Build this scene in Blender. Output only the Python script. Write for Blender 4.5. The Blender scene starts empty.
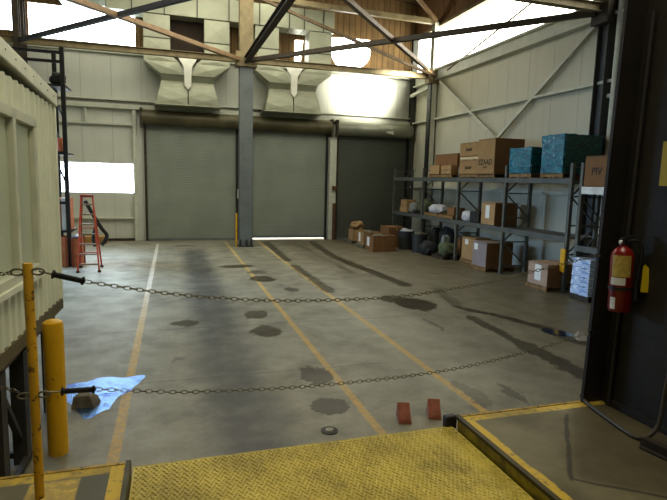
import bpy, bmesh, math, random
from mathutils import Vector, Matrix, noise as mnoise
random.seed(7)
scene = bpy.context.scene
COL = scene.collection
PI = math.pi

def lin(c):
    c = c / 255.0
    return c / 12.92 if c <= 0.04045 else ((c + 0.055) / 1.055) ** 2.4
def rgb(r, g, b):
    return (lin(r), lin(g), lin(b), 1.0)

# ------------------------------------------------------------------ node helpers
class NT:
    def __init__(self, name):
        self.m = bpy.data.materials.new(name)
        self.m.use_nodes = True
        self.t = self.m.node_tree
        self.b = self.t.nodes['Principled BSDF']
    def n(self, typ, **kw):
        nd = self.t.nodes.new(typ)
        for k, v in kw.items():
            setattr(nd, k, v)
        return nd
    def put(self, sock, v):
        if isinstance(v, bpy.types.NodeSocket):
            self.t.links.new(v, sock)
        else:
            sock.default_value = v
    def math(self, op, a, b=0.0, c=0.0, clamp=False):
        nd = self.n('ShaderNodeMath', operation=op, use_clamp=clamp)
        for i, v in enumerate((a, b, c)):
            self.put(nd.inputs[i], v)
        return nd.outputs[0]
    def mix(self, f, a, b, blend='MIX'):
        nd = self.n('ShaderNodeMix', data_type='RGBA', blend_type=blend)
        self.put(nd.inputs[0], f); self.put(nd.inputs[6], a); self.put(nd.inputs[7], b)
        return nd.outputs[2]
    def coord(self, which='Object'):
        return self.n('ShaderNodeTexCoord').outputs[which]
    def xyz(self, v):
        nd = self.n('ShaderNodeSeparateXYZ'); self.put(nd.inputs[0], v)
        return nd.outputs[0], nd.outputs[1], nd.outputs[2]
    def vec(self, x, y, z=0.0):
        nd = self.n('ShaderNodeCombineXYZ')
        for i, v in enumerate((x, y, z)):
            self.put(nd.inputs[i], v)
        return nd.outputs[0]
    def noise(self, v, scale=5.0, detail=4.0, rough=0.55, out=0):
        nd = self.n('ShaderNodeTexNoise')
        self.put(nd.inputs['Vector'], v)
        nd.inputs['Scale'].default_value = scale
        nd.inputs['Detail'].default_value = detail
        nd.inputs['Roughness'].default_value = rough
        return nd.outputs[out]
    def step(self, v, a, b, lo=0.0, hi=1.0):
        nd = self.n('ShaderNodeMapRange', interpolation_type='SMOOTHSTEP')
        self.put(nd.inputs[0], v)
        for i, q in enumerate((a, b, lo, hi)):
            nd.inputs[1 + i].default_value = q
        return nd.outputs[0]
    def band(self, v, a, b, s=0.01):
        return self.math('MULTIPLY', self.step(v, a - s, a + s), self.step(v, b - s, b + s, 1.0, 0.0))
    def bump(self, h, strength=0.2, dist=0.02):
        nd = self.n('ShaderNodeBump')
        nd.inputs['Strength'].default_value = strength
        nd.inputs['Distance'].default_value = dist
        self.put(nd.inputs['Height'], h)
        self.t.links.new(nd.outputs[0], self.b.inputs['Normal'])
    def set(self, **kw):
        for k, v in kw.items():
            self.put(self.b.inputs[k.replace('_', ' ')], v)
        return self.m

_mats = {}
def mat(name, col, rough=0.6, metal=0.0, var=0.18, scale=4.0, dark=None, dirt=0.0, bump=0.0, bscale=40.0, spec=0.5):
    """painted / dusty surface: base colour with mottling and optional dirt blotches"""
    if name in _mats:
        return _mats[name]
    t = NT(name)
    v = t.coord()
    c = rgb(*col)
    d = rgb(*dark) if dark else tuple(x * 0.35 for x in c[:3]) + (1.0,)
    n1 = t.noise(v, scale, 5.0)
    base = t.mix(t.step(n1, 0.3, 0.75, 0.0, var * 2), c, d)
    if dirt:
        n2 = t.noise(v, scale * 2.7, 8.0, 0.7)
        base = t.mix(t.step(n2, 0.62 - dirt * 0.2, 0.66 - dirt * 0.2, 0.0, 0.85), base, d)
    r = t.math('ADD', rough - 0.08, t.math('MULTIPLY', n1, 0.16))
    t.set(Base_Color=base, Roughness=r, Metallic=metal)
    t.b.inputs['Specular IOR Level'].default_value = spec
    if bump:
        t.bump(t.noise(v, bscale, 4.0), bump, 0.01)
    _mats[name] = t.m
    return t.m

def emis(name, col, strength):
    t = NT(name)
    v = t.coord()
    n = t.noise(v, 0.7, 2.0)
    c = rgb(*col)
    t.set(Base_Color=c, Roughness=0.6, Emission_Color=t.mix(n, c, tuple(min(1, x * 1.15) for x in c[:3]) + (1,)))
    t.b.inputs['Emission Strength'].default_value = strength
    return t.m

# ------------------------------------------------------------------ mesh builder
class MB:
    def __init__(self):
        self.v = []; self.f = []
    def add(self, vs, fs):
        o = len(self.v)
        self.v += [Vector(p) for p in vs]
        self.f += [tuple(i + o for i in f) for f in fs]
        return self
    def box(self, x0, x1, y0, y1, z0, z1):
        return self.add([(x0, y0, z0), (x1, y0, z0), (x1, y1, z0), (x0, y1, z0), (x0, y0, z1), (x1, y0, z1), (x1, y1, z1), (x0, y1, z1)],
                        [(0, 3, 2, 1), (4, 5, 6, 7), (0, 1, 5, 4), (1, 2, 6, 5), (2, 3, 7, 6), (3, 0, 4, 7)])
    def frame(self, p, q, up=(0, 0, 1)):
        p = Vector(p); q = Vector(q); d = (q - p).normalized(); up = Vector(up)
        if abs(d.dot(up)) > 0.97:
            up = Vector((0, 1, 0)) if abs(d.y) < 0.9 else Vector((1, 0, 0))
        s = d.cross(up).normalized(); u = s.cross(d).normalized()
        return p, q, s, u
    def sweep(self, p, q, poly, up=(0, 0, 1)):
        """closed 2-D section (side, up) swept from p to q"""
        p, q, s, u = self.frame(p, q, up)
        n = len(poly)
        vs = [p + s * a + u * b for a, b in poly] + [q + s * a + u * b for a, b in poly]
        fs = [(i, (i + 1) % n, n + (i + 1) % n, n + i) for i in range(n)] + [tuple(range(n - 1, -1, -1)), tuple(range(n, 2 * n))]
        return self.add(vs, fs)
    def bar(self, p, q, w, h=None, up=(0, 0, 1)):
        h = h or w
        return self.sweep(p, q, [(-w / 2, -h / 2), (w / 2, -h / 2), (w / 2, h / 2), (-w / 2, h / 2)], up)
    def ibeam(self, p, q, w, h, t=0.02, up=(0, 0, 1)):
        a = w / 2; b = h / 2; k = t / 2
        return self.sweep(p, q, [(-a, -b), (a, -b), (a, -b + t), (k, -b + t), (k, b - t), (a, b - t), (a, b), (-a, b), (-a, b - t), (-k, b - t), (-k, -b + t), (-a, -b + t)], up)
    def angle(self, p, q, w, t=0.012, up=(0, 0, 1)):
        return self.sweep(p, q, [(0, 0), (w, 0), (w, t), (t, t), (t, w), (0, w)], up)
    def tube(self, pts, r, n=8, closed=False):
        pts = [Vector(p) for p in pts]
        m = len(pts); rings = []; su = None
        for i, p in enumerate(pts):
            a = pts[(i - 1) % m] if (closed or i > 0) else p
            b = pts[(i + 1) % m] if (closed or i < m - 1) else p
            d = (b - a).normalized()
            if su is None:
                su = d.orthogonal().normalized()
            su = (su - d * su.dot(d)).normalized(); w = d.cross(su)
            rr = r[i] if isinstance(r, (list, tuple)) else r
            rings.append([p + (su * math.cos(2 * PI * k / n) + w * math.sin(2 * PI * k / n)) * rr for k in range(n)])
        vs = [v for g in rings for v in g]; fs = []
        for i in range(m if closed else m - 1):
            j = (i + 1) % m
            for k in range(n):
                fs.append((i * n + k, i * n + (k + 1) % n, j * n + (k + 1) % n, j * n + k))
        if not closed:
            fs += [tuple(range(n - 1, -1, -1)), tuple((m - 1) * n + k for k in range(n))]
        return self.add(vs, fs)
    def lathe(self, prof, c=(0, 0, 0), n=24, axis='z'):
        """profile [(r, h)] turned about an axis through c"""
        vs = []; fs = []
        for r, h in prof:
            for k in range(n):
                a = 2 * PI * k / n
                x, y = r * math.cos(a), r * math.sin(a)
                vs.append(Vector(c) + (Vector((x, y, h)) if axis == 'z' else Vector((h, x, y)) if axis == 'x' else Vector((x, h, y))))
        m = len(prof)
        for i in range(m - 1):
            for k in range(n):
                fs.append((i * n + k, i * n + (k + 1) % n, (i + 1) * n + (k + 1) % n, (i + 1) * n + k))
        fs += [tuple(range(n - 1, -1, -1)), tuple((m - 1) * n + k for k in range(n))]
        return self.add(vs, fs)
    def prism(self, poly, a, b, axis='y'):
        """2-D polygon extruded along an axis; axis y: (x,z), axis x: (y,z), axis z: (x,y)"""
        n = len(poly)
        P = (lambda u, v, t: (u, t, v)) if axis == 'y' else (lambda u, v, t: (t, u, v)) if axis == 'x' else (lambda u, v, t: (u, v, t))
        return self.add([P(u, v, a) for u, v in poly] + [P(u, v, b) for u, v in poly],
                        [(i, (i + 1) % n, n + (i + 1) % n, n + i) for i in range(n)] + [tuple(range(n - 1, -1, -1)), tuple(range(n, 2 * n))])
    def blob(self, c, r, seed=0, amp=0.15, freq=2.0, flat=True, n=3):
        bm = bmesh.new(); bmesh.ops.create_icosphere(bm, subdivisions=n, radius=1.0)
        off = Vector((seed * 7.3, seed * 3.1, seed))
        vs = []
        for v in bm.verts:
            k = 1 + amp * mnoise.noise(v.co * freq + off)
            p = v.co * k
            p = Vector((math.copysign(abs(p.x) ** .75, p.x) * r[0], math.copysign(abs(p.y) ** .75, p.y) * r[1], p.z * r[2]))
            if flat and p.z < -r[2] * 0.8:
                p.z = -r[2] * 0.8
            vs.append(Vector(c) + p)
        bm.verts.index_update()
        self.add(vs, [tuple(v.index for v in f.verts) for f in bm.faces])
        bm.free()
        return self
    def xf(self, M):
        self.v = [M @ p for p in self.v]; return self
    def build(self, name, m, parent=None, smooth=False, bevel=0.0, world=False, seg=2):
        me = bpy.data.meshes.new(name)
        vs = self.v
        if world and parent is not None:
            inv = wm(parent).inverted(); vs = [inv @ p for p in vs]
        me.from_pydata([tuple(p) for p in vs], [], self.f)
        bm = bmesh.new(); bm.from_mesh(me)
        bmesh.ops.recalc_face_normals(bm, faces=bm.faces[:])
        bm.to_mesh(me); bm.free()
        me.materials.append(m)
        if smooth:
            for p in me.polygons: p.use_smooth = True
        o = bpy.data.objects.new(name, me); COL.objects.link(o)
        if parent is not None: o.parent = parent
        if smooth:
            md = o.modifiers.new('es', 'EDGE_SPLIT'); md.split_angle = math.radians(40)
        if bevel:
            md = o.modifiers.new('bevel', 'BEVEL'); md.width = bevel; md.segments = seg; md.limit_method = 'ANGLE'
        return o

def wm(o):
    M = o.matrix_basis.copy()
    while o.parent is not None:
        o = o.parent; M = o.matrix_basis @ M
    return M

def thing(name, label, cat, loc=(0, 0, 0), rot=(0, 0, 0), group=None):
    o = bpy.data.objects.new(name, None); COL.objects.link(o)
    o.empty_display_size = 0.1
    o.location = loc; o.rotation_euler = rot
    o['label'] = label; o['category'] = cat
    if group: o['group'] = group
    return o
def tag(o, label, cat, group=None, kind=None):
    o['label'] = label; o['category'] = cat
    if group: o['group'] = group
    if kind: o['kind'] = kind
    return o
def struct(o, label=None):
    o['kind'] = 'structure'
    if label: o['label'] = label
    return o
def rebase(o, base):
    """put a one-mesh thing's origin at its base"""
    base = Vector(base)
    for v in o.data.vertices: v.co -= base
    o.location = base
    return o
def text_mb(s, size, M):
    cu = bpy.data.curves.new('txt', 'FONT'); cu.body = s; cu.size = size; cu.align_x = 'CENTER'; cu.align_y = 'CENTER'
    cu.extrude = 0.001; cu.offset = 0.006 * size * 4
    ob = bpy.data.objects.new('txt', cu); COL.objects.link(ob)
    bpy.context.view_layer.update()
    dg = bpy.context.evaluated_depsgraph_get()
    me = ob.evaluated_get(dg).to_mesh()
    mb = MB()
    mb.add([M @ v.co for v in me.vertices], [tuple(p.vertices) for p in me.polygons])
    ob.evaluated_get(dg).to_mesh_clear()
    bpy.data.objects.remove(ob); bpy.data.curves.remove(cu)
    return mb
def face_negx(x, y, z):   # text plane seen from -X
    return Matrix(((0, 0, -1, x), (-1, 0, 0, y), (0, 1, 0, z), (0, 0, 0, 1)))
def face_negy(x, y, z):   # text plane seen from -Y
    return Matrix(((1, 0, 0, x), (0, 0, -1, y), (0, 1, 0, z), (0, 0, 0, 1)))

# ------------------------------------------------------------------ camera (eye 1.55 m above the dock)
YAW, PIT, ROL = 0.3023, -0.1326, 0.0258
fw = Vector((math.sin(YAW) * math.cos(PIT), math.cos(YAW) * math.cos(PIT), math.sin(PIT)))
rt = Vector((math.cos(YAW), -math.sin(YAW), 0)); up = rt.cross(fw)
r2 = rt * math.cos(ROL) + up * math.sin(ROL); u2 = up * math.cos(ROL) - rt * math.sin(ROL)
cd = bpy.data.cameras.new('camera'); cam = bpy.data.objects.new('camera', cd); COL.objects.link(cam)
cam.matrix_world = Matrix(((r2.x, u2.x, -fw.x, 0), (r2.y, u2.y, -fw.y, 0), (r2.z, u2.z, -fw.z, 2.75), (0, 0, 0, 1)))
cd.sensor_width = 36; cd.sensor_fit = 'HORIZONTAL'; cd.lens = 520 / 667 * 36; cd.clip_start = 0.05; cd.clip_end = 300
scene.camera = cam
scene.view_settings.view_transform = 'Standard'
scene.view_settings.look = 'None'
scene.view_settings.exposure = 0.08
scene.view_settings.gamma = 0.90
scene.cycles.use_denoising = True
scene.cycles.max_bounces = 8
scene.cycles.sample_clamp_indirect = 6

# ------------------------------------------------------------------ materials
M_tan = mat('tan_steel', (132, 118, 84), 0.6, var=0.3, scale=3)
M_brownsteel = mat('dark_brown_steel', (62, 52, 36), 0.65, var=0.3)
M_greysteel = mat('blue_grey_painted_steel', (108, 115, 114), 0.5, var=0.2, scale=2)
M_whitesteel = mat('white_painted_steel', (196, 198, 182), 0.55, var=0.12)
M_black = mat('black_painted_steel', (32, 32, 32), 0.5, var=0.2)
M_darkcol = mat('dark_column_paint', (42, 35, 26), 0.6, var=0.35, scale=3, dirt=0.12, bump=0.15)
M_rack = mat('rack_blue_grey_steel', (100, 102, 94), 0.5, var=0.25)
M_rackbeam = mat('rack_beam_grey', (92, 96, 92), 0.45, var=0.2)
M_duct = mat('galvanised_duct', (166, 168, 146), 0.5, metal=0.25, var=0.12, scale=1.5)
M_ductseam = mat('duct_seam_dark', (70, 70, 56), 0.6)
M_yellow = mat('yellow_safety_paint', (222, 172, 20), 0.42, var=0.1, scale=3, dark=(120, 80, 20), dirt=0.05)
M_yellowpost = mat('chipped_yellow_paint', (206, 158, 22), 0.45, var=0.12, scale=9, dark=(52, 36, 18), dirt=0.32)
M_rubber = mat('black_rubber', (18, 18, 18), 0.5, var=0.1)
M_chain = mat('dull_zinc_chain', (126, 120, 98), 0.5, metal=0.4, var=0.2, scale=30)
M_orange = mat('orange_fibreglass', (196, 84, 58), 0.45, var=0.12)
M_alu = mat('aluminium_steps', (150, 128, 108), 0.5, metal=0.2, var=0.1)
M_wood = mat('pallet_wood', (142, 112, 70), 0.8, var=0.3, scale=8)
M_woodgrey = mat('weathered_wood', (120, 112, 92), 0.85, var=0.3, scale=8)
M_paper = mat('white_paper_label', (225, 225, 220), 0.6, var=0.05)
M_ink = mat('black_ink', (46, 36, 26), 0.7, var=0.05)
M_tape = mat('parcel_tape', (176, 140, 84), 0.3, var=0.08)
M_tan_board = mat('card_tan', (168, 138, 96), 0.8, var=0.12, scale=3)
M_kraft = mat('card_kraft', (156, 126, 84), 0.8, var=0.12, scale=3)
M_dkraft = mat('card_brown', (130, 94, 56), 0.8, var=0.15, scale=3)
M_greycard = mat('card_grey_film', (150, 140, 140), 0.35, var=0.15, scale=3)
M_darkstuff = mat('dark_grey_sacking', (44, 46, 44), 0.75, var=0.3, scale=5)
M_greenbag = mat('olive_green_sacking', (96, 104, 72), 0.8, var=0.3, scale=6, bump=0.3)
M_greybag = mat('grey_sacking', (128, 132, 126), 0.7, var=0.25, scale=6, bump=0.3)
M_whitebag = mat('white_plastic_bag', (200, 202, 204), 0.4, var=0.15, scale=6)
M_red = mat('red_gloss_paint', (122, 18, 14), 0.3, var=0.1)
M_cream = mat('cream_label', (206, 178, 92), 0.5, var=0.25, scale=40)
M_brick = mat('brick_red_rubber', (158, 94, 70), 0.75, var=0.25, scale=12, bump=0.2)
M_rock = mat('rough_concrete_lump', (120, 110, 88), 0.85, var=0.4, scale=10, bump=0.4)
M_drum = mat('door_hood_steel', (104, 98, 70), 0.45, metal=0.2, var=0.4, scale=1.2)
M_grey_cloth = mat('dark_green_strap', (34, 42, 36), 0.7, var=0.2)
M_copper = mat('brown_panel', (92, 66, 40), 0.6, var=0.25)

def ribbed(name, col, axis, period, width=0.06, rough=0.6, var=0.15, scale=1.0, lo=0.55):
    """sheeting with thin darker seams every period metres along an axis of the object"""
    t = NT(name); v = t.coord(); x, y, z = t.xyz(v)
    a = {'x': x, 'y': y, 'z': z}[axis]
    fr = t.math('FRACT', t.math('DIVIDE', a, period))
    seam = t.math('MULTIPLY', t.step(fr, 0.0, width), t.step(fr, 1 - width, 1.0, 1.0, 0.0))
    n1 = t.noise(v, scale, 5.0)
    streak = t.noise(t.vec(t.math('MULTIPLY', x, 3.0), t.math('MULTIPLY', y, 3.0), t.math('MULTIPLY', z, 0.25)), 1.2, 4.0)
    c = rgb(*col); d = tuple(q * lo for q in c[:3]) + (1,)
    base = t.mix(t.math('MULTIPLY', t.step(n1, 0.3, 0.8), var), c, d)
    base = t.mix(t.math('MULTIPLY', t.step(streak, 0.45, 0.8), var * 1.2), base, d)
    base = t.mix(t.math('SUBTRACT', 1.0, seam), base, d)
    t.set(Base_Color=base, Roughness=rough)
    t.bump(seam, 0.5, 0.02)
    return t.m
M_wallpanel = ribbed('white_wall_sheeting', (198, 200, 188), 'x', 1.15, 0.012, lo=0.6)
M_wallpanel_r = ribbed('white_side_wall_sheeting', (190, 188, 168), 'y', 1.15, 0.012, lo=0.6)
M_insul = ribbed('brown_roof_insulation', (142, 114, 74), 'x', 0.28, 0.14, 0.85, 0.6, 1.5, 0.4)
M_insul_r = ribbed('brown_side_insulation', (120, 88, 50), 'y', .5, .08, .85, .35, 1.5, .4)
M_roof = ribbed('dark_brown_roof_deck', (88, 66, 42), 'x', 0.6, 0.08, 0.8, 0.3)
M_curtain = mat('door_curtain_grey_green', (138, 144, 132), 0.5, var=0.12, scale=0.8)
M_curtain_dark = mat('door_curtain_darker', (84, 88, 78), 0.5, var=0.12, scale=0.8)  # darker tone than the other two curtains
M_window = emis('daylight_through_fibreglass', (255, 255, 250), 9.0)
M_window_sky = emis('daylight_through_window', (225, 238, 255), 9.0)
M_clear = emis('daylight_through_side_lights', (255, 252, 232), 9.0)

# ---- concrete floor of the bay: paint lines, tyre soiling, wet marks
def floor_material():
    t = NT('stained_concrete'); v = t.coord(); x, y, z = t.xyz(v)
    n_big = t.noise(v, 0.35, 4.0); n_mid = t.noise(v, 1.8, 6.0, 0.6); n_fine = t.noise(v, 14.0, 6.0, 0.65)
    c = t.mix(t.step(n_mid, 0.3, 0.75), rgb(136, 131, 110), rgb(98, 93, 76))
    c = t.mix(t.step(n_big, 0.35, 0.7, 0.0, 0.5), c, rgb(158, 154, 136))
    c = t.mix(t.step(n_fine, 0.45, 0.75, 0.0, 0.35), c, rgb(92, 86, 66))
    rough = t.math('ADD', 0.34, t.math('MULTIPLY', n_mid, 0.25))
    wob = t.math('MULTIPLY', t.math('SUBTRACT', t.noise(v, 1.3, 5.0), 0.5), 1.0)
    wob2 = t.math('MULTIPLY', t.math('SUBTRACT', t.noise(t.vec(y, x, 3.0), 2.4, 6.0, 0.65), 0.5), 1.0)
    # tyre-black strips in the truck lanes
    xs = t.math('ADD', x, t.math('MULTIPLY', wob, 0.45))
    soil = t.math('MULTIPLY', t.band(xs, 0.36, 1.15, 0.28), t.step(y, 21.2, 19.6))
    soil = t.math('MULTIPLY', soil, t.step(n_mid, 0.15, 0.6, 0.62, 1.0))
    c = t.mix(t.math('MULTIPLY', soil, 0.82), c, rgb(50, 51, 50))
    soil2 = t.math('MULTIPLY', t.band(xs, 2.5, 3.3, 0.3), t.step(n_big, 0.35, 0.65))
    c = t.mix(t.math('MULTIPLY', soil2, 0.3), c, rgb(60, 58, 48))
    soil3 = t.math('MULTIPLY', t.band(xs, 4.6, 5.6, 0.35), 0.3)
    c = t.mix(soil3, c, rgb(58, 54, 42))
    # expansion joints and cracks
    for yy, w in ((21.3, .03), (17.4, .02), (13.2, .02), (9.6, .018), (7.1, .014)):
        j = t.band(t.math('ADD', y, t.math('MULTIPLY', wob, 0.12 if yy < 8 else 0.0)), yy - w, yy + w, 0.012)
        if yy < 8:
            j = t.math('MULTIPLY', j, t.band(x, -0.9, 3.2, .2))
        c = t.mix(t.math('MULTIPLY', j, 0.5), c, rgb(60, 56, 44))
    c = t.mix(t.step(x, 3.0, 7.5, 0.0, 0.6), c, rgb(88, 78, 52))  # darker brown towards the right: the dimmer light is put into the colour
    # painted lane lines
    wear = t.step(n_fine, 0.3, 0.62, .95, 0.4)
    for xx, y1, w in ((-0.585, 22.4, .055), (2.175, 22.9, .05), (3.61, 23.0, .055)):
        m = t.math('MULTIPLY', t.band(t.math('ADD', x, t.math('MULTIPLY', wob, 0.02)), xx - w, xx + w, 0.012), t.step(y, y1, y1 - .1))
        m = t.math('MULTIPLY', m, wear)
        col = t.mix(t.step(y, 9.0, 20.0), rgb(190, 148, 50), rgb(200, 170, 96))
        if xx < 0:
            col = t.mix(t.step(y, 8.0, 15.0), rgb(190, 148, 50), rgb(216, 206, 190))
        c = t.mix(m, c, col)
    # wet / oily patches
    def wetmask(dist, edge):
        return t.step(dist, edge, -edge)
    wet = None
    def addwet(mk, amt=1.0):
        nonlocal wet
        mk = t.math('MULTIPLY', mk, amt)
        wet = mk if wet is None else t.math('MAXIMUM', wet, mk)
    wf_ = t.math('MULTIPLY', t.math('SUBTRACT', t.noise(v, 7.0, 5.0, .7), .5), .35)
    wx = t.math('ADD', t.math('ADD', x, t.math('MULTIPLY', wob2, 0.35)), wf_); wy = t.math('ADD', t.math('ADD', y, t.math('MULTIPLY', wob, 0.5)), t.math('MULTIPLY', wf_, 1.6))
    for cx, cy, rx, ry, amt in ((1.9, 16.3, .55, .28, .9), (2.4, 15.2, .32, .25, .7), (2.38, 14.1, .36, .42, .9), (1.62, 10.35, .22, .34, .75), (1.6, 9.15, .3, .36, .8),
                           (1.92, 6.85, .22, .36, .75), (1.8, 5.85, .22, .24, .8), (0.2, 9.98, .26, .22, .75), (5.3, 10.55, .45, .6, 1.0), (4.95, 11.1, .35, .4, .9),
                           (6.95, 7.75, .2, .7, .8), (4.3, 5.65, .07, .3, .6), (3.75, 5.75, .14, .45, .4), (0.5, 21.6, .45, .16, 1.0), (2.85, 12.6, .2, .3, .7), (4.87, 8.9, .06, .5, .7), (0.05, 7.95, .1, .1, .5)):
        dx = t.math('DIVIDE', t.math('SUBTRACT', wx, cx), rx); dy = t.math('DIVIDE', t.math('SUBTRACT', wy, cy), ry)
        d = t.math('SUBTRACT', t.math('ADD', t.math('MULTIPLY', dx, dx), t.math('MULTIPLY', dy, dy)), 1.0)
        addwet(wetmask(d, 0.14), amt)
    def trail(ax, ay, bx, by, r, amt=1.0):
        L2 = (bx - ax) ** 2 + (by - ay) ** 2
        px = t.math('SUBTRACT', wx, ax); py = t.math('SUBTRACT', wy, ay)
        h = t.math('DIVIDE', t.math('ADD', t.math('MULTIPLY', px, bx - ax), t.math('MULTIPLY', py, by - ay)), L2, clamp=True)
        ex = t.math('SUBTRACT', px, t.math('MULTIPLY', h, bx - ax)); ey = t.math('SUBTRACT', py, t.math('MULTIPLY', h, by - ay))
        d = t.math('SUBTRACT', t.math('SQRT', t.math('ADD', t.math('MULTIPLY', ex, ex), t.math('MULTIPLY', ey, ey))), r)
        addwet(wetmask(d, 0.03), amt)
    trail(3.95, 22.6, 3.75, 17.2, .14, .8); trail(3.72, 16.2, 3.75, 12.2, .15, .75)
    trail(5.95, 22.4, 5.6, 18.0, .17, .85); trail(5.6, 18.0, 6.0, 12.6, .2, .85); trail(5.1, 21.8, 5.2, 14.5, .1, .4)
    trail(6.1, 10.1, 6.65, 9.0, .12, .9); trail(6.65, 9.0, 6.95, 8.0, .14, .9)
    trail(5.95, 9.3, 5.8, 7.4, .12, .8); trail(5.8, 7.4, 5.8, 5.6, .2, .8); trail(6.6, 12.0, 6.2, 10.2, .15, .5)
    c = t.mix(t.math('MULTIPLY', wet, 0.9), c, rgb(42, 33, 15))
    rough = t.math('SUBTRACT', rough, t.math('MULTIPLY', wet, 0.14))
    t.set(Base_Color=c, Roughness=rough)
    t.put(t.b.inputs['Specular IOR Level'], t.math('SUBTRACT', 0.5, t.math('MULTIPLY', wet, 0.38)))
    t.bump(t.math('ADD', t.math('MULTIPLY', n_fine, 0.6), n_mid), 0.06, 0.01)
    return t.m

def dock_material():
    t = NT('dock_concrete_with_hazard_paint'); v = t.coord(); x, y, z = t.xyz(v)
    n = t.noise(v, 2.2, 6.0, .6); nf = t.noise(v, 24.0, 6.0, .65)
    c = t.mix(t.step(n, .3, .75), rgb(118, 110, 82), rgb(84, 78, 56))
    # dark worn outline on the right hand slab
    wob = t.math('MULTIPLY', t.math('SUBTRACT', t.noise(v, 6.0, 4.0), .5), .06)
    xs = t.math('ADD', x, wob); ys = t.math('ADD', y, wob)
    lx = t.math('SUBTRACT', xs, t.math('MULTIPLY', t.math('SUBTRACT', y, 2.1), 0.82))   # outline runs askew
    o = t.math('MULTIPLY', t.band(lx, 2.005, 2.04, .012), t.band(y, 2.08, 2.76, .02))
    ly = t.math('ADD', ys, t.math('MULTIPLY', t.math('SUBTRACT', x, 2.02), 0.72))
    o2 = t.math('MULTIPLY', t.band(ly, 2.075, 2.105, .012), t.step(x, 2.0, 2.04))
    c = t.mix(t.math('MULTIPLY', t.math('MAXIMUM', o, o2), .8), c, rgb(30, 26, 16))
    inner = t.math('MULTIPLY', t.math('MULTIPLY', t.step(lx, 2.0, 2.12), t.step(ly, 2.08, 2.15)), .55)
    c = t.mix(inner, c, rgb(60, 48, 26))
    # left slab: grey infill and faded yellow block
    grey = t.math('MULTIPLY', t.band(x, -.47, -.33, .006), t.step(y, 2.77, 2.75))
    c = t.mix(t.math('MULTIPLY', grey, .8), c, rgb(86, 86, 74))
    yb = t.math('MULTIPLY', t.math('MULTIPLY', t.band(x, -.70, -.47, .006), t.step(y, 2.77, 2.75)), t.step(nf, .35, .6, .85, .45))
    c = t.mix(yb, c, rgb(214, 182, 84))
    # yellow front edge and edges beside the leveler pit
    edge = t.math('MULTIPLY', t.math('MAXIMUM', t.math('MULTIPLY', t.step(y, 2.765, 2.775), t.step(x, .6, .5)), t.step(y, 2.825, 2.835)), t.step(nf, .5, .68, 1.0, .25))
    edge = t.math('MULTIPLY', edge, t.step(n, .42, .6, 1.0, .55))
    pit = t.math('MAXIMUM', t.math('MULTIPLY', t.step(x, -.335, -.33), t.step(x, .5, .4)), t.math('MULTIPLY', t.step(xs, 1.895, 1.885), t.step(x, 1.4, 1.5)))
    pit = t.math('MULTIPLY', pit, t.step(nf, .52, .7, 1.0, .25))
    m = t.math('MAXIMUM', edge, pit)
    c = t.mix(t.math('MULTIPLY', m, .92), c, rgb(204, 172, 52))
    spots = t.step(nf, .64, .68)
    c = t.mix(t.math('MULTIPLY', t.math('MULTIPLY', spots, m), .8), c, rgb(50, 36, 20))
    t.set(Base_Color=c, Roughness=t.math('ADD', .45, t.math('MULTIPLY', n, .25)))
    t.bump(nf, .15, .01)
    return t.m

def plate_material():
    t = NT('worn_yellow_deck_paint'); v = t.coord(); x, y, z = t.xyz(v)
    n = t.noise(v, 3.0, 6.0, .65); nf = t.noise(v, 30.0, 5.0, .7)
    c = t.mix(t.step(n, .35, .7), rgb(206, 186, 90), rgb(158, 141, 64))
    worn = t.step(t.noise(v, 5.0, 8.0, .75), .6, .68)
    c = t.mix(t.math('MULTIPLY', worn, .75), c, rgb(72, 60, 32))
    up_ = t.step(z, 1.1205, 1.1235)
    c = t.mix(t.math('MULTIPLY', up_, t.step(nf, .3, .6, .1, .75)), c, rgb(246, 238, 176))  # lug tops coloured pale to imitate highlights
    low = t.step(nf, .55, .75, 0, .5)
    c = t.mix(low, c, rgb(112, 96, 40))
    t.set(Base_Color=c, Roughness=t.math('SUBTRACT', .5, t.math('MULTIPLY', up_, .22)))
    return t.m

# ------------------------------------------------------------------ SETTING
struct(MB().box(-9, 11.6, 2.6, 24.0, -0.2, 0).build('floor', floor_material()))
M_dock = dock_material()
dk = MB()
dk.box(-9, -0.25, -4, 2.84, 0, 1.2); dk.box(1.82, 8, -4, 2.90, 0, 1.2); dk.box(-0.25, 1.82, -4, 2.3, 0, 0.6)
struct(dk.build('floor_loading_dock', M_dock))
M_edge = mat('rusty_edge_angle', (70, 62, 30), 0.5, metal=0.3, var=0.3, scale=8, dirt=0.2)
M_edgey = mat('grimy_yellow_edge', (176, 156, 34), 0.5, var=0.35, scale=9, dark=(40, 34, 10), dirt=0.15)
struct(MB().box(1.808, 1.82, 1.0, 2.9, 0.95, 1.185).build('trim_1', M_edgey))
struct(MB().box(1.800, 1.832, 1.0, 2.93, 1.185, 1.206).build('trim_2', M_edge))
struct(MB().box(-0.262, -0.236, 1.0, 2.87, 0.9, 1.206).build('trim_3', M_edge))
struct(MB().box(-9, -0.262, 2.84, 2.862, 1.10, 1.204).build('trim_4', mat('edge_yellow_worn', (176, 142, 40), .5, var=.3, scale=12, dark=(60, 44, 20), dirt=.3)))
struct(MB().box(1.832, 8, 2.90, 2.922, 1.10, 1.204).build('trim_5', mat('edge_yellow_worn', (176, 142, 40))))

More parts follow.
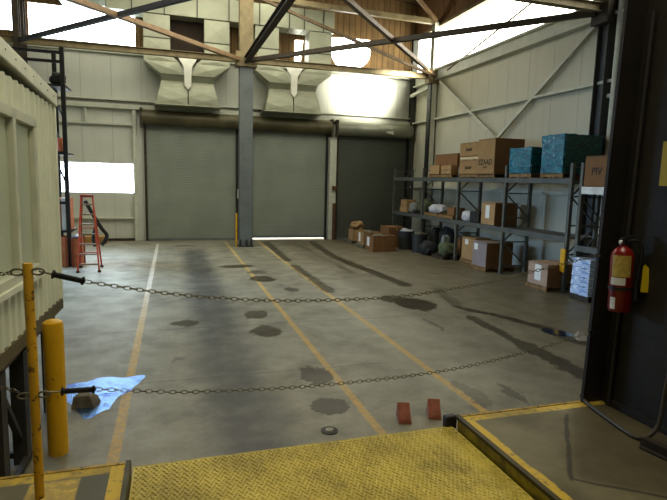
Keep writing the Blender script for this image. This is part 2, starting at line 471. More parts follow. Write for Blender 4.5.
def holed_wall(a0, a1, z0, z1, holes, t0, t1, axis):
    """wall slab with rectangular openings (a0,a1,z0,z1)"""
    A = sorted({a0, a1, *[h[0] for h in holes], *[h[1] for h in holes]})
    Z = sorted({z0, z1, *[h[2] for h in holes], *[h[3] for h in holes]})
    mb = MB()
    for i in range(len(A) - 1):
        for j in range(len(Z) - 1):
            ca = (A[i] + A[i + 1]) / 2; cz = (Z[j] + Z[j + 1]) / 2
            if any(h[0] < ca < h[1] and h[2] < cz < h[3] for h in holes): continue
            if axis == 'y': mb.box(A[i], A[i + 1], t0, t1, Z[j], Z[j + 1])
            else: mb.box(t0, t1, A[i], A[i + 1], Z[j], Z[j + 1])
    return mb
DOORS = [(-1.02, 2.74), (3.42, 6.86), (7.4, 10.9)]
WIN = [(-4.42, -1.42, 2.02, 3.22), (-5.2, -1.34, 7.98, 9.25), (-6.4, -5.62, 8.15, 10.6)]
holes = [(a, b, 0, 5.1) for a, b in DOORS] + WIN[:1]
struct(holed_wall(-9, 11.5, 0, 7.7, holes, 23.6, 23.75, 'y').build('wall_back', M_wallpanel))
struct(holed_wall(-9, 11.5, 7.7, 13.0, [(WIN[1][0], WIN[1][1], 7.98, 9.25), (WIN[2][0], WIN[2][1], 8.15, 10.6)], 23.6, 23.75, 'y').build('wall_back_insulation', M_insul))
for i, (a, b, c, d) in enumerate(WIN):
    struct(MB().box(a, b, 23.66, 23.70, c, d).build('window_%d' % (i + 1), M_window_sky))
# torn openings in the insulation, daylight behind
def ragged(poly, name, y0, m):
    return struct(MB().prism(poly, y0, 23.62, 'y').build(name, m))
ragged([(6.9, 9.16), (7.6, 9.2), (8.3, 9.22), (8.86, 9.22), (8.9, 8.75), (8.86, 8.45), (8.72, 8.2), (8.5, 8.02), (8.1, 7.95), (7.7, 7.88), (7.3, 7.98), (7.08, 8.25), (6.98, 8.5), (6.88, 8.85)], 'window_4', 23.57, M_window)
ragged([(5.3, 8.0), (5.58, 7.98), (5.68, 8.9), (5.32, 8.88)], 'window_5', 23.57, M_window)
# right wall with clerestory
struct(MB().box(11.2, 11.5, -4, 23.75, 0, 7.68).build('wall_right', M_wallpanel_r))
struct(MB().box(11.36, 11.4, 6.5, 23.6, 7.68, 9.5).build('window_6', M_clear))
struct(MB().box(11.2, 11.5, -4, 6.5, 7.68, 9.5).box(11.2, 11.5, -4, 23.75, 9.5, 11.1).build('wall_right_upper', M_insul_r))
struct(MB().box(-9.2, -9, -4, 23.75, 0, 13.0).build('wall_left', M_wallpanel_r))
roofz = lambda x: 11.0 + 0.1 * (11.5 - x)
struct(MB().prism([(-9.2, roofz(-9.2)), (11.7, roofz(11.7)), (11.7, roofz(11.7) + .15), (-9.2, roofz(-9.2) + .15)], -4, 23.8, 'y').build('ceiling', M_roof))
# girts and ledges
def girt(mb, name, m=M_whitesteel): return struct(mb.build(name, m, bevel=.008))
girt(MB().box(-9, 11.2, 23.36, 23.6, 5.44, 5.5).box(-9, 11.2, 23.36, 23.4, 5.5, 5.62).box(-9, 11.2, 23.42, 23.6, 5.76, 5.82), 'trim_6')
girt(MB().box(-9, 11.2, 23.42, 23.6, 7.6, 7.68), 'trim_7')
girt(MB().box(-9, -1.4, 23.45, 23.6, 4.78, 4.86), 'trim_8')
girt(MB().box(-9, -1.4, 23.45, 23.6, 0.92, 1.0), 'trim_9')
girt(MB().box(-1.52, -1.38, 23.42, 23.6, 0, 5.44), 'trim_10')
girt(MB().box(-3.32, -3.24, 23.45, 23.6, 4.86, 5.44), 'trim_11')
girt(MB().box(-9, -1.4, 23.5, 23.6, 0, .1), 'baseboard_back', M_brownsteel)
girt(MB().box(11.02, 11.2, -4, 23.4, 5.5, 5.58), 'trim_12')
girt(MB().box(10.98, 11.2, -4, 23.4, 7.2, 7.27).box(11.1, 11.2, -4, 23.4, 7.27, 7.62).box(11.0, 11.2, -4, 23.4, 7.62, 7.7), 'trim_13')
girt(MB().box(11.04, 11.2, -4, 23.4, 2.5, 2.58), 'trim_14')
girt(MB().box(11.1, 11.36, 6.5, 23.6, 9.44, 9.56), 'trim_15', M_tan)

# ------------------------------------------------------------------ roll-up doors
def rollup(i, a, b, m, bottom, lab):
    r = bpy.data.objects.new('door_%d' % i, None); COL.objects.link(r); r.location = (a, 23.5, 0)
    r['kind'] = 'structure'; r['label'] = lab
    W = b - a
    # slatted curtain
    mb = MB(); z = bottom + .08; pts = []; dep = .012 if i == 3 else .005
    while z < 4.95:
        pts += [(0.0, z), (-dep, z + .02), (-dep, z + .055)]; z += .075
    vs = []; fs = []
    for k, (dy, zz) in enumerate(pts):
        vs += [(0.02, dy, zz), (W - .02, dy, zz)]
        if k: fs.append((2 * k - 2, 2 * k - 1, 2 * k + 1, 2 * k))
    mb.add(vs, fs)
    mb.build('curtain', m, r)
    MB().box(0.02, W - .02, -.035, .02, bottom, bottom + .09).build('bottom_bar', M_greysteel, r)
    for s in (0, 1):
        x = -.07 if s == 0 else W - .03
        MB().box(x, x + .1, -.09, .04, 0, 4.95).build('guide_rail', M_brownsteel if s == 0 else M_black, r, bevel=.006)
    hood = MB().lathe([(.05, -.12), (.31, -.12), (.315, 0), (.315, W), (.31, W + .12), (.05, W + .12)], (0, -.2, 5.14), 28, 'x')
    hood.build('coil_hood', M_drum if i < 3 else mat('dented_grey_hood', (140, 142, 126), .4, metal=.2, var=.25, scale=1.5), r, smooth=True)
    for x in (-.19, W + .09):
        MB().box(x, x + .1, -.45, .06, 4.74, 5.5).build('end_bracket', M_brownsteel, r, bevel=.01)
    if i == 3:
        MB().add([(W * .64, -.515, 5.02), (W * .74, -.53, 4.94), (W * .72, -.5, 5.28), (W * .62, -.5, 5.2)], [(0, 1, 2, 3)]).build('hood_patch', M_whitesteel, r)
    if i == 2:
        # light strip hint: weather seal at the raised bottom bar
        MB().box(0.02, W - .02, -.01, .0, bottom - .025, bottom).build('weather_seal', M_rubber, r)
    return r
rollup(1, *DOORS[0], M_curtain, 0.0, 'left grey-green roll-up door')
rollup(2, *DOORS[1], M_curtain, 0.10, 'middle grey-green roll-up door with daylight under its bottom bar')
rollup(3, *DOORS[2], M_curtain_dark, 0.0, 'right darker grey-green roll-up door')
struct(MB().box(6.98, 7.3, 23.3, 23.6, 0, 5.3).build('trim_16', M_whitesteel))
struct(MB().box(2.82, 3.34, 23.5, 23.6, 0, 5.3).build('trim_17', M_whitesteel))
# ground outside the doors
struct(MB().box(-9, 12, 23.75, 45, -.25, -.02).build('ground_outside', mat('bright_yard_concrete', (220, 218, 208), .8, var=.1)))

# ------------------------------------------------------------------ STEEL FRAME
def column(name, lab, x, y, z0, z1, w, d, m, base=.0, **kw):
    c = thing(name, lab, 'column', (x, y, z0))
    MB().ibeam((0, 0, base), (0, 0, z1 - z0), w, d, .022, (0, 1, 0)).build('shaft', m, c)
    return c
c1 = column('steel_column', 'blue-grey steel column standing between the left and middle roll-up doors', 2.84, 21.26, 0, 10.6, .52, .36, M_greysteel)
MB().box(-.3, .3, -.26, .26, 0, .04).build('base_plate', M_black, c1)
for sx, sy in ((-.22, -.23), (.22, -.23), (-.22, .2), (.22, .2), (0.02, -.23)):
    MB().lathe([(.001, .04), (.035, .04), (.035, .26), (.02, .30), (.001, .30)], (sx, sy, 0), 10).build('anchor_bolt', M_black, c1)
MB().box(-.4, .4, -.28, .28, 7.05, 7.6).build('gusset_plate', M_tan, c1)
MB().box(-.262, .262, -.182, .182, 7.6, 10.5).build('upper_tan_box', M_tan, c1)  # tan box around the upper shaft
c2 = column('steel_column', 'slim white-and-dark steel column against the side wall near the far corner', 11.0, 21.26, 0, 9.6, .22, .3, M_whitesteel)
MB().box(-.17, -.11, -.15, .15, 0, 7.2).build('edge_angle', M_black, c2)
MB().box(-.3, .2, -.2, .2, 7.05, 7.6).build('gusset_plate', M_tan, c2)
c3 = column('steel_column', 'dark steel column on the side wall above the nearest rack', 11.05, 11.65, 0, 10.6, .28, .36, mat('dark_grey_column_paint', (74, 76, 74), .55, var=.25))
MB().box(-.3, .13, -.28, .28, 7.0, 7.7).build('gusset_plate', M_brownsteel, c3)
c4 = column('steel_column', 'brown steel column between the upper windows at the far left', -5.4, 23.25, 0, 11.4, .32, .3, M_brownsteel)
c5 = column('steel_column', 'dark brown steel column in front of the far left upper windows', -5.05, 21.26, 0, 11.4, .2, .25, M_brownsteel)
c6 = column('steel_column', 'dark steel column in the far corner beside the dark door', 11.05, 23.35, 0, 9.5, .25, .2, mat('corner_column_paint', (66, 68, 60), .6, var=.3))
p = MB().tube([(11.06, 11.22, 0), (11.06, 11.22, 9.3)], .1, 12).build('downpipe', M_whitesteel, smooth=True)
tag(rebase(p, (11.06, 11.22, 0)), 'white vertical pipe between two dark columns on the side wall', 'pipe')
def brace(lab, p, q, w, h, m, kind='bar', cat='steel beam', name='steel_beam'):
    mb = MB()
    if kind == 'i': mb.ibeam(p, q, w, h, .018)
    elif kind == 'tube': mb.tube([p, q], w / 2, 10)
    elif kind == 'angle': mb.angle(p, q, w, .014)
    else: mb.bar(p, q, w, h)
    o = mb.build(name, m)
    return tag(rebase(o, p), lab, cat)
brace('tan horizontal truss chord crossing the bay in front of the air ducts', (-9, 21.26, 7.3), (10.85, 21.26, 7.36), .2, .22, M_tan, 'i', name='truss_chord')
brace('pale upper roof beam running from the middle column to the side wall', (2.9, 21.26, 9.72), (11.1, 21.26, 9.64), .2, .2, M_tan, name='roof_beam')
brace('thick dark strut running overhead from the middle column towards the dock', (2.84, 21.0, 7.3), (3.0, 6.0, 7.3), .2, .22, M_brownsteel, 'i', name='roof_strut')
brace('tan diagonal overhead brace left of the middle column', (2.6, 21.1, 7.3), (-6.6, 11.4, 7.3), .16, .14, mat('pinkish_tan_steel', (142, 116, 84), .6, var=.2), name='roof_brace')
brace('dark diagonal overhead brace crossing the far left upper window', (-4.95, 21.2, 7.3), (2.95, 11.5, 7.3), .13, .13, mat('dark_slate_steel', (56, 58, 66), .6, var=.2), name='roof_brace')
brace('dark diagonal overhead brace from the middle column towards the dark side column', (3.0, 21.0, 7.3), (10.72, 11.75, 7.3), .15, .15, M_brownsteel, name='roof_brace')
brace('brown diagonal overhead brace ending at the side wall column', (10.85, 20.9, 7.34), (2.6, 11.3, 7.34), .13, .13, mat('mid_brown_steel', (104, 84, 56), .6, var=.25), name='roof_brace')
brace('thin brown truss diagonal rising left from the side wall column', (10.62, 20.98, 7.42), (3.35, 20.98, 9.6), .11, .11, mat('mid_brown_steel', (104, 84, 56)), name='truss_diagonal')
brace('pale truss chord at the top right of the hall above the side windows', (10.73, 11.65, 7.4), (3.0, 11.65, 7.42), .22, .22, M_tan, 'i', name='truss_chord')
brace('short beige knee brace at the head of the side wall column', (10.9, 21.0, 9.6), (9.4, 21.0, 10.9), .14, .14, mat('pinkish_tan_steel', (176, 130, 84)), name='knee_brace')
brace('white diagonal brace leaning right across the side wall sheeting', (11.05, 20.7, 7.1), (11.05, 16.35, 4.4), .1, .1, M_whitesteel, name='wall_brace')
brace('long white diagonal brace rising to the dark column on the side wall', (11.05, 16.25, 4.4), (11.1, 12.0, 7.2), .1, .1, M_whitesteel, name='wall_brace')
brace('thin grey rod rising across the bright side windows', (11.1, 20.2, 7.46), (11.1, 12.4, 9.1), .07, .07, mat('mid_brown_steel', (104, 84, 56)), 'tube', name='window_rod')
brace('pale eave strut along the side wall beside the far column', (11.0, 21.2, 7.0), (10.9, 23.2, 6.8), .14, .14, M_whitesteel, name='eave_strut')
brace('white stub beam from the dark side column to the pipe', (11.08, 11.46, 5.15), (11.08, 11.33, 5.16), .08, .1, M_whitesteel, name='stub_beam')
for k, (y, lab) in enumerate(((8.0, 'roof purlin nearest the dock, mostly above the picture'), (14.0, 'roof purlin over the middle of the hall'), (18.0, 'roof purlin just before the duct run'))):
    mb = MB()
    o = mb.bar((-9, y, roofz(-9) - .12), (11.4, y, roofz(11.4) - .12), .12, .2).build('trim_%d' % (20 + k), M_brownsteel); struct(o)

# ------------------------------------------------------------------ AIR DUCTS
def duct_leg(rings, depthback):
    """stack of rectangles (xl, xr, z, yfront) with creased faces"""
    mb = MB()
    for (xl, xr, z, yf), (xl2, xr2, z2, yf2) in zip(rings, rings[1:]):
        yb = depthback
        c = [Vector((xl, yf, z)), Vector((xr, yf, z)), Vector((xr2, yf2, z2)), Vector((xl2, yf2, z2))]
        bk = [Vector((xl, yb, z)), Vector((xr, yb, z)), Vector((xr2, yb, z2)), Vector((xl2, yb, z2))]
        ce = sum(c, Vector()) / 4
        ce.y -= .028 if abs(z - z2) > .25 else .0
        mb.add(c + bk + [ce], [(0, 1, 8), (1, 2, 8), (2, 3, 8), (3, 0, 8), (1, 5, 6, 2), (4, 0, 3, 7), (5, 4, 7, 6)])
        if (xl, xr, z, yf) == rings[0]: mb.add([c[0], c[1], bk[1], bk[0]], [(0, 1, 2, 3)])
    mb.add([c[3], c[2], bk[2], bk[3]], [(0, 1, 2, 3)])
    return mb
def duct_hood(x0, lab):
    """pair of ducts that bend together above a door; x0 = centre line"""
    t = thing('air_duct_hood', lab, 'air duct', (x0, 22.9, 5.66))
    for s in (-1, 1):
        R = [(1.66, .66, 3.38, -.35), (1.66, .66, 2.5, -.35), (1.67, .66, 1.90, -.35), (1.67, .33, 1.62, -.35), (1.06, .14, 1.16, -.36), (1.02, .13, .92, -.18), (1.08, .03, .64, -.32), (1.17, .02, .30, -.42), (1.22, .02, 0, -.42)]
        rr = [((-a, -b, z, y) if s < 0 else (b, a, z, y)) for a, b, z, y in R]
        duct_leg(rr, .45).build('duct_leg', M_duct, t)
        for a, b, z, y in (R[1], R[4]):
            lo, hi = (-a, -b) if s < 0 else (b, a)
            MB().box(lo - .015, hi + .015, y - .03, .46, z - .012, z + .012).build('seam_flange', M_ductseam if z > 2 else M_duct, t)
    MB().prism([(-.36, 1.84), (.36, 1.84), (.34, 1.74), (.15, 1.46), (.13, .74), (0, .58), (-.13, .74), (-.15, 1.46), (-.34, 1.74)], -.47, -.45, 'y').build('cover_plate', mat('pale_cover_plate', (226, 226, 212), .5, var=.08), t)
    MB().box(-1.26, 1.26, -.45, .46, -.03, 0).box(-1.32, 1.32, -.48, .46, -.06, -.03).build('outlet_flange', M_duct, t)
    MB().box(-.64, .64, .3, .36, 1.86, 3.4).build('shadow_board', mat('opening_shade_brown', (52, 38, 24), .8), t) if x0 < 2 else None  # added dark board standing in for the shaded opening between the legs
    return t
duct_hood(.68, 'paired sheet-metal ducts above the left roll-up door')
duct_hood(5.05, 'paired sheet-metal ducts above the middle roll-up door')
sd = thing('supply_duct', 'long horizontal sheet-metal duct running high along the back wall', 'air duct', (-2.3, 22.9, 9.06))
MB().box(0, 9.1, -.4, .45, 0, .85).build('duct_body', M_duct, sd, bevel=.01)
for x in (.9, 2.1, 3.35, 4.6, 5.85, 6.55, 7.1, 7.75, 8.6):
    MB().box(x, x + .035, -.43, .46, .0, .88).build('seam_flange', M_ductseam, sd)
MB().sweep((0, .02, .42), (-1.6, .02, .5), [(-.42, -.38), (.42, -.38), (.42, .42), (-.42, .42)]).build('flared_end', mat('corrugated_duct_end', (150, 160, 152), .4, metal=.3, var=.2, scale=8), sd)

# ------------------------------------------------------------------ SITE OFFICE ON STILTS (left)
of = thing('site_office', 'cream ribbed-metal site office raised on a steel frame at the left', 'cabin', (-1.285, 6.7, 1.19), (-.024, 0, -.0115))
M_siding = mat('cream_green_siding', (224, 226, 202), .5, var=.1, scale=1.5)
M_sidetrim = mat('cream_trim', (228, 228, 206), .5, var=.1)
def ribpoly(y0, y1):
    pts = []; y = y0
    while y < y1 - .01:
        for dy, dx in ((0, 0), (.105, 0), (.125, .022), (.155, .022), (.175, 0)):
            if y + dy <= y1: pts.append((y + dy, dx))
        y += .18
    pts.append((y1, 0)); return pts
def ribwall(y0, y1, z0, z1, mb):
    pts = ribpoly(y0, y1); vs = []; fs = []
    for y, dx in pts: vs += [(dx, y, z0), (dx, y, z1)]
    for k in range(len(pts) - 1): fs.append((2 * k, 2 * k + 2, 2 * k + 3, 2 * k + 1))
    mb.add(vs, fs)
WY0, WY1, WZ0, WZ1 = -3.2, -1.02, .62, 2.02
sw = MB(); ribwall(-3.5, WY0, .1, 2.32, sw); ribwall(WY1, 0, .1, 2.32, sw); ribwall(WY0, WY1, .1, WZ0, sw); ribwall(WY0, WY1, WZ1, 2.32, sw)
sw.box(-2.6, -.01, -.03, 0, .1, 2.32); sw.box(-2.6, -.01, -3.5, -3.47, .1, 2.32); sw.box(-2.63, -2.6, -3.5, 0, .1, 2.32)
sw.build('siding', M_siding, of)
MB().sweep((-1.3175, .05, 2.395), (-1.3175, -3.55, 2.575), [(-1.3625, -.075), (1.3625, -.075), (1.3625, .075), (-1.3625, .075)]).build('roof_trim', M_sidetrim, of, bevel=.01)
for k in range(12):
    MB().lathe([(.001, 0), (.008, 0), (.008, .006), (.001, .006)], (.045, -.15 - k * .28, 2.40 + .05 * (.15 + k * .28)), 8, 'x').build('screw', mat('dull_screw', (150, 150, 130), .5), of)
MB().box(-.02, .03, -.045, .03, .08, 2.31).build('corner_trim', M_sidetrim, of)
MB().box(-2.6, .03, -3.5, .02, -.02, .1).build('bottom_rail', mat('brown_base_rail', (104, 92, 58), .6, var=.3, dirt=.2), of)
MB().box(-2.5, -.06, -3.45, -.02, -.14, -.02).build('floor_frame', M_brownsteel, of)
wf = MB()
for y0, y1, z0, z1 in ((WY0 - .05, WY1 + .05, WZ1 - .05, WZ1 + .04), (WY0 - .05, WY1 + .05, WZ0 - .05, WZ0 + .04), (WY0 - .05, WY0 + .03, WZ0, WZ1), (WY1 - .03, WY1 + .05, WZ0, WZ1), (-1.72, -1.64, WZ0, WZ1), (-2.5, -2.42, WZ0, WZ1)):
    wf.box(-.04, .05, y0, y1, z0, z1)
wfo = wf.build('window_frame', mat('cream_window_frame', (204, 204, 182), .45, var=.1), of, bevel=.006)
tp = NT('office_window_glass'); v = tp.coord()
tp.set(Base_Color=rgb(190, 196, 172), Roughness=.1, Metallic=0.0)  # pale reflection put into the opaque pane colour
MB().box(-.02, -.005, WY0, WY1, WZ0, WZ1).build('pane', tp.m, wfo)
MB().box(.05, .075, WY0 - .08, WY1 + .08, WZ0 - .09, WZ0 - .04).build('sill', M_sidetrim, wfo)
M_under = mat('dark_stilt_steel', (58, 56, 48), .6, var=.3)
for x, y in ((-.1, -1.35), (-.1, -2.0), (-2.4, -.15), (-2.4, -3.3), (-.1, -3.3), (-.1, -.2)):
    zb = -1.19 + .024 * y
    MB().box(x - .06, x + .06, y - .07, y + .07, zb + .01, -.12).build('leg', M_under, of)
for a, b in (((-.1, -2.0, -.2), (-.1, -1.3, -1.1)), ((-.1, -1.35, -1.14), (-1.3, -1.35, -1.14)), ((-.1, -1.3, -.75), (-2.4, -1.3, -.75)), ((-.05, -2.0, -1.18), (-.05, -1.0, -1.14))):
    MB().bar(a, b, .05).build('brace', M_under, of)

# ------------------------------------------------------------------ GUARD POSTS, CHAINS
gp = thing('guard_post', 'slim chipped yellow post on the dock edge holding both chains', 'post', (-.63, 2.63, 1.2))
MB().lathe([(.001, 0), (.021, 0), (.021, 1.14), (.018, 1.145), (.001, 1.145)], n=20).build('shaft', M_yellowpost, gp, smooth=True)
for z in (1.105, .52):
    e = MB()
    for s in (-1, 1):
        cx = s * .042
        e.tube([(cx + .026 * math.cos(a), -.008, z + .014 * math.sin(a)) for a in [2 * PI * k / 14 for k in range(14)]], .005, 6, True)
    e.build('eye_bolt', M_chain, gp, smooth=True)
bl = MB().lathe([(.001, 0), (.092, 0), (.092, 1.30), (.086, 1.335), (.06, 1.353), (.001, 1.36)], n=32).build('bollard', M_yellow, smooth=True)
bl.location = (-1.115, 5.43, 0)
tag(bl, 'thick smooth yellow bollard on the bay floor beside the office', 'bollard')

def chain_mb(pts, pitch=.030, r=.0023):
    """oval links strung along a polyline"""
    mb = MB(); seg = [(Vector(a), Vector(b)) for a, b in zip(pts, pts[1:])]
    L = sum((b - a).length for a, b in seg); n = int(L / pitch)
    def at(s):
        for a, b in seg:
            l = (b - a).length
            if s <= l: return a + (b - a) * (s / l), (b - a).normalized()
            s -= l
        a, b = seg[-1]; return b, (b - a).normalized()
    for k in range(n):
        c, d = at((k + .5) * pitch)
        side = d.cross(Vector((0, 0, 1))).normalized(); upv = side.cross(d)
        w = (side if k % 2 else upv) * math.cos(.5) + (upv if k % 2 else -side) * math.sin(.5)
        hl = pitch * .62 ; hw = .0092
        ring = []
        for j in range(10):
            a = 2 * PI * j / 10
            ring.append(c + d * (math.copysign(abs(math.cos(a)) ** .7, math.cos(a)) * hl) + w * (math.sin(a) * hw))
        mb.tube(ring, r, 5, True)
    return mb
def sag(p, q, s, n=24, skew=0.0):
    p = Vector(p); q = Vector(q)
    return [p.lerp(q, k / n) + Vector((0, 0, -4 * s * (k / n) * (1 - k / n))) for k in range(n + 1)]
def spring(p, q):
    p = Vector(p); q = Vector(q); mb = MB(); pts = []; rad = []
    n = 40
    for k in range(n + 1):
        u = k / n; pts.append(p.lerp(q, u))
        r_ = .012
        if u < .04 or u > .96: r_ = .006
        elif u < .1 or u > .9: r_ = .021
        elif k % 2: r_ = .0145
        rad.append(r_)
    return mb.tube(pts, rad, 12)
def interp(pts, n=8):
    """smooth polyline (Catmull-Rom)"""
    P = [Vector(p) for p in pts]; out = []
    for i in range(len(P) - 1):
        a = P[max(i - 1, 0)]; b = P[i]; c = P[i + 1]; d = P[min(i + 2, len(P) - 1)]
        for k in range(n):
            t = k / n
            out.append(.5 * ((2 * b) + (c - a) * t + (2 * a - 5 * b + 4 * c - d) * t * t + (3 * b - a - 3 * c + d) * t ** 3))
    return out + [P[-1]]
U = [(-.41, 2.72, 2.235), (-.11, 2.74, 2.17), (.24, 2.76, 2.115), (.68, 2.79, 2.075), (1.31, 2.83, 2.065), (1.91, 2.86, 2.12), (2.34, 2.88, 2.19), (2.83, 2.875, 2.285)]
Lw = [(-.38, 2.72, 1.685), (-.12, 2.74, 1.64), (.13, 2.76, 1.605), (.81, 2.80, 1.56), (1.62, 2.84, 1.56), (2.24, 2.87, 1.62), (2.83, 2.875, 1.73)]
for pts, p0, lab in ((U, (-.585, 2.63, 2.305), 'upper steel chain across the dock opening with black rubber snubber'), (Lw, (-.575, 2.63, 1.725), 'lower steel chain across the dock opening with black rubber snubber')):
    ch = thing('barrier_chain', lab, 'chain', p0)
    chain_mb(interp(pts)).build('links', M_chain, ch, smooth=True, world=True)
    a = Vector(p0).lerp(Vector(pts[0]), .25)
    spring(a, pts[0]).build('rubber_snubber', M_rubber, ch, smooth=True, world=True)
    MB().tube([Vector(p0), a], .005, 6).build('hook', M_chain, ch, world=True)
    e = Vector(pts[-1])
    MB().tube([e + Vector((.018 * math.cos(a), 0, .018 * math.sin(a))) for a in [2 * PI * k / 12 for k in range(12)]], .0045, 6, True).build('end_ring', M_rubber, ch, smooth=True, world=True)
for z, lab in ((2.30, 'short upper chain running left from the yellow post out of view'), (1.74, 'short lower chain running left from the yellow post out of view')):
    o = chain_mb(sag((-.695, 2.63, z), (-1.30, 3.2, z - .02), .03 if z > 2 else .005)).build('barrier_chain', M_chain, smooth=True)
    tag(rebase(o, (-.695, 2.63, z)), lab, 'chain')

# ------------------------------------------------------------------ DOCK LEVELER
lv = thing('dock_leveler', 'yellow diamond-plate dock leveler between the two slabs', 'dock leveler', (.785, 2.0, 1.12))
PX0, PX1, PY0, PY1 = -.232, 1.792, .2, 2.94
dp = MB().box(PX0, PX1, PY0, PY1, 1.105, 1.12)
i = 0
yy = PY1 - .02
while yy > 1.35:
    xx = PX0 + .02 + (.0135 if i % 2 else 0)
    j = 0
    while xx < PX1 - .015:
        a = (PI / 4 if (i + j) % 2 else -PI / 4)
        ca, sa = math.cos(a), math.sin(a); l, w, h = .0145, .0065, .0055
        B = [(-l, 0), (0, -w), (l, 0), (0, w)]
        T = [(-l * .45, 0), (0, -w * .3), (l * .45, 0), (0, w * .3)]
        vs = [(xx + u * ca - q * sa, yy + u * sa + q * ca, 1.12) for u, q in B] + [(xx + u * ca - q * sa, yy + u * sa + q * ca, 1.12 + h) for u, q in T]
        dp.add(vs, [(0, 1, 5, 4), (1, 2, 6, 5), (2, 3, 7, 6), (3, 0, 4, 7), (4, 5, 6, 7)])
        xx += .027; j += 1
    yy -= .0235; i += 1
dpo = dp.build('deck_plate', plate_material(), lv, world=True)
MB().box(PX0 + .03, PX1 - .03, PY0, PY1 - .1, .95, 1.10).build('deck_beam', M_edge, lv, world=True)
MB().box(PX0, PX1, PY1 - .01, PY1 + .012, .98, 1.119).build('lip', M_edgey, lv, world=True)
MB().box(PX1 - .05, PX1 + .035, PY1 - .005, PY1 + .05, 1.1, 1.19).build('hinge_stop', M_black, lv, world=True, bevel=.012)

# ------------------------------------------------------------------ BIG NEAR COLUMN AND WHAT HANGS ON IT
nc = thing('steel_column', 'massive black steel column standing on the dock at the right', 'column', (2.97, 2.4, 1.2), (0, .023, 0))
MB().box(-.15, .15, 2.885 - 2.4, 2.91 - 2.4, 0, 8.4).build('flange', M_darkcol, nc)
MB().box(.02, .045, -.5, .485, 0, 8.4).build('web', M_darkcol, nc)
MB().box(-.15, .15, 1.875 - 2.4, 1.9 - 2.4, 0, 8.4).build('flange', M_darkcol, nc)
MB().box(-.0, .02, -.4, .44, 0.005, .045).build('base_plate', M_darkcol, nc)
cp = MB().tube(interp([(2.84, 2.93, 1.24), (2.83, 2.87, 1.215), (2.80, 2.75, 1.215), (2.76, 2.55, 1.215), (2.735, 2.38, 1.215), (2.76, 2.32, 1.225), (2.80, 2.29, 1.27), (2.83, 2.28, 1.36), (2.84, 2.27, 1.6), (2.84, 2.2, 2.3), (2.84, 2.18, 2.8)], 6), .013, 8).build('conduit', mat('grey_conduit', (74, 66, 54), .5, var=.2), smooth=True)
tag(rebase(cp, (2.735, 2.38, 1.2)), 'grey bent conduit lying along the foot of the black column', 'conduit')
cv = MB().tube([(2.965, 2.80, 1.205), (3.025, 2.805, 3.9)], .013, 8).build('conduit', mat('dark_conduit', (52, 48, 42), .5, var=.2), smooth=True)
tag(rebase(cv, (2.965, 2.80, 1.205)), 'straight vertical conduit fixed to the web of the black column', 'conduit')
an = MB().angle((2.72, 2.27, 1.201), (2.86, 1.5, 1.201), .06, .012).bar((2.71, 2.28, 1.235), (2.85, 1.5, 1.235), .05, .05).build('kick_angle', mat('rusty_dark_angle', (54, 44, 32), .6, var=.3))
tag(rebase(an, (2.72, 2.27, 1.2)), 'rusty dark steel angle on the dock in front of the column', 'steel angle')
sg = MB().box(2.992, 3.014, 2.35, 2.605, 2.77, 3.05).build('wall_sign', mat('faded_yellow_sign', (180, 158, 20), .5, var=.15))
tag(rebase(sg, (2.985, 2.5, 2.77)), 'plain yellow sign fixed high on the black column, cut off by the frame', 'sign')
ex = thing('fire_extinguisher', 'red fire extinguisher with yellow tag hanging on the black column', 'fire extinguisher', (2.893, 2.72, 1.925), (0, math.radians(-2), math.radians(-20)))
MB().lathe([(.001, 0), (.068, 0), (.072, .012), (.072, .36), (.066, .395), (.045, .425), (.022, .44), (.022, .455), (.001, .455)], n=28).build('cylinder', M_red, ex, smooth=True)
def wrap(z0, z1, a0, a1, r=.0735, n=10):
    mb = MB(); vs = []; fs = []
    for k in range(n + 1):
        a = math.radians(a0 + (a1 - a0) * k / n)
        vs += [(r * math.cos(a), r * math.sin(a), z0), (r * math.cos(a), r * math.sin(a), z1)]
        if k: fs.append((2 * k - 2, 2 * k, 2 * k + 1, 2 * k - 1))
    return mb.add(vs, fs)
wrap(.24, .385, 195, 290).build('instruction_label', M_cream, ex)
wrap(.185, .235, 190, 265).build('paper_label', M_paper, ex)
wrap(.02, .10, 192, 222).build('inspection_sticker', M_paper, ex)
MB().lathe([(.001, .45), (.02, .45), (.024, .47), (.02, .495), (.001, .5)], n=14).build('valve', M_black, ex, smooth=True)
MB().bar((.0, 0, .497), (.11, -.02, .515), .02, .012).bar((.0, 0, .475), (.10, -.02, .478), .02, .01).build('lever', M_black, ex)
MB().lathe([(.001, 0), (.014, 0), (.014, .012), (.001, .012)], (-.03, -.012, .47), 12, 'x').build('gauge', M_paper, ex)
MB().tube(interp([(.02, 0, .475), (.07, -.02, .48), (.105, -.03, .44), (.10, -.045, .36), (.085, -.05, .25), (.075, -.05, .16)], 6), .011, 8).build('hose', M_rubber, ex, smooth=True)
MB().lathe([(.008, .08), (.016, .08), (.012, .16), (.008, .17)], (.075, -.05, 0), 10).build('nozzle', M_rubber, ex, smooth=True)
MB().lathe([(.0735, .15), (.078, .15), (.078, .17), (.0735, .17)], n=24).box(.06, .13, -.02, .03, .15, .17).build('wall_bracket', M_black, ex)
MB().add([(.10, -.06, .14), (.155, -.058, .135), (.15, -.052, .30), (.125, -.05, .325), (.11, -.055, .31)], [(0, 1, 2, 3, 4)]).build('inspection_tag', mat('bright_yellow_card', (224, 196, 20), .6, var=.05), ex)

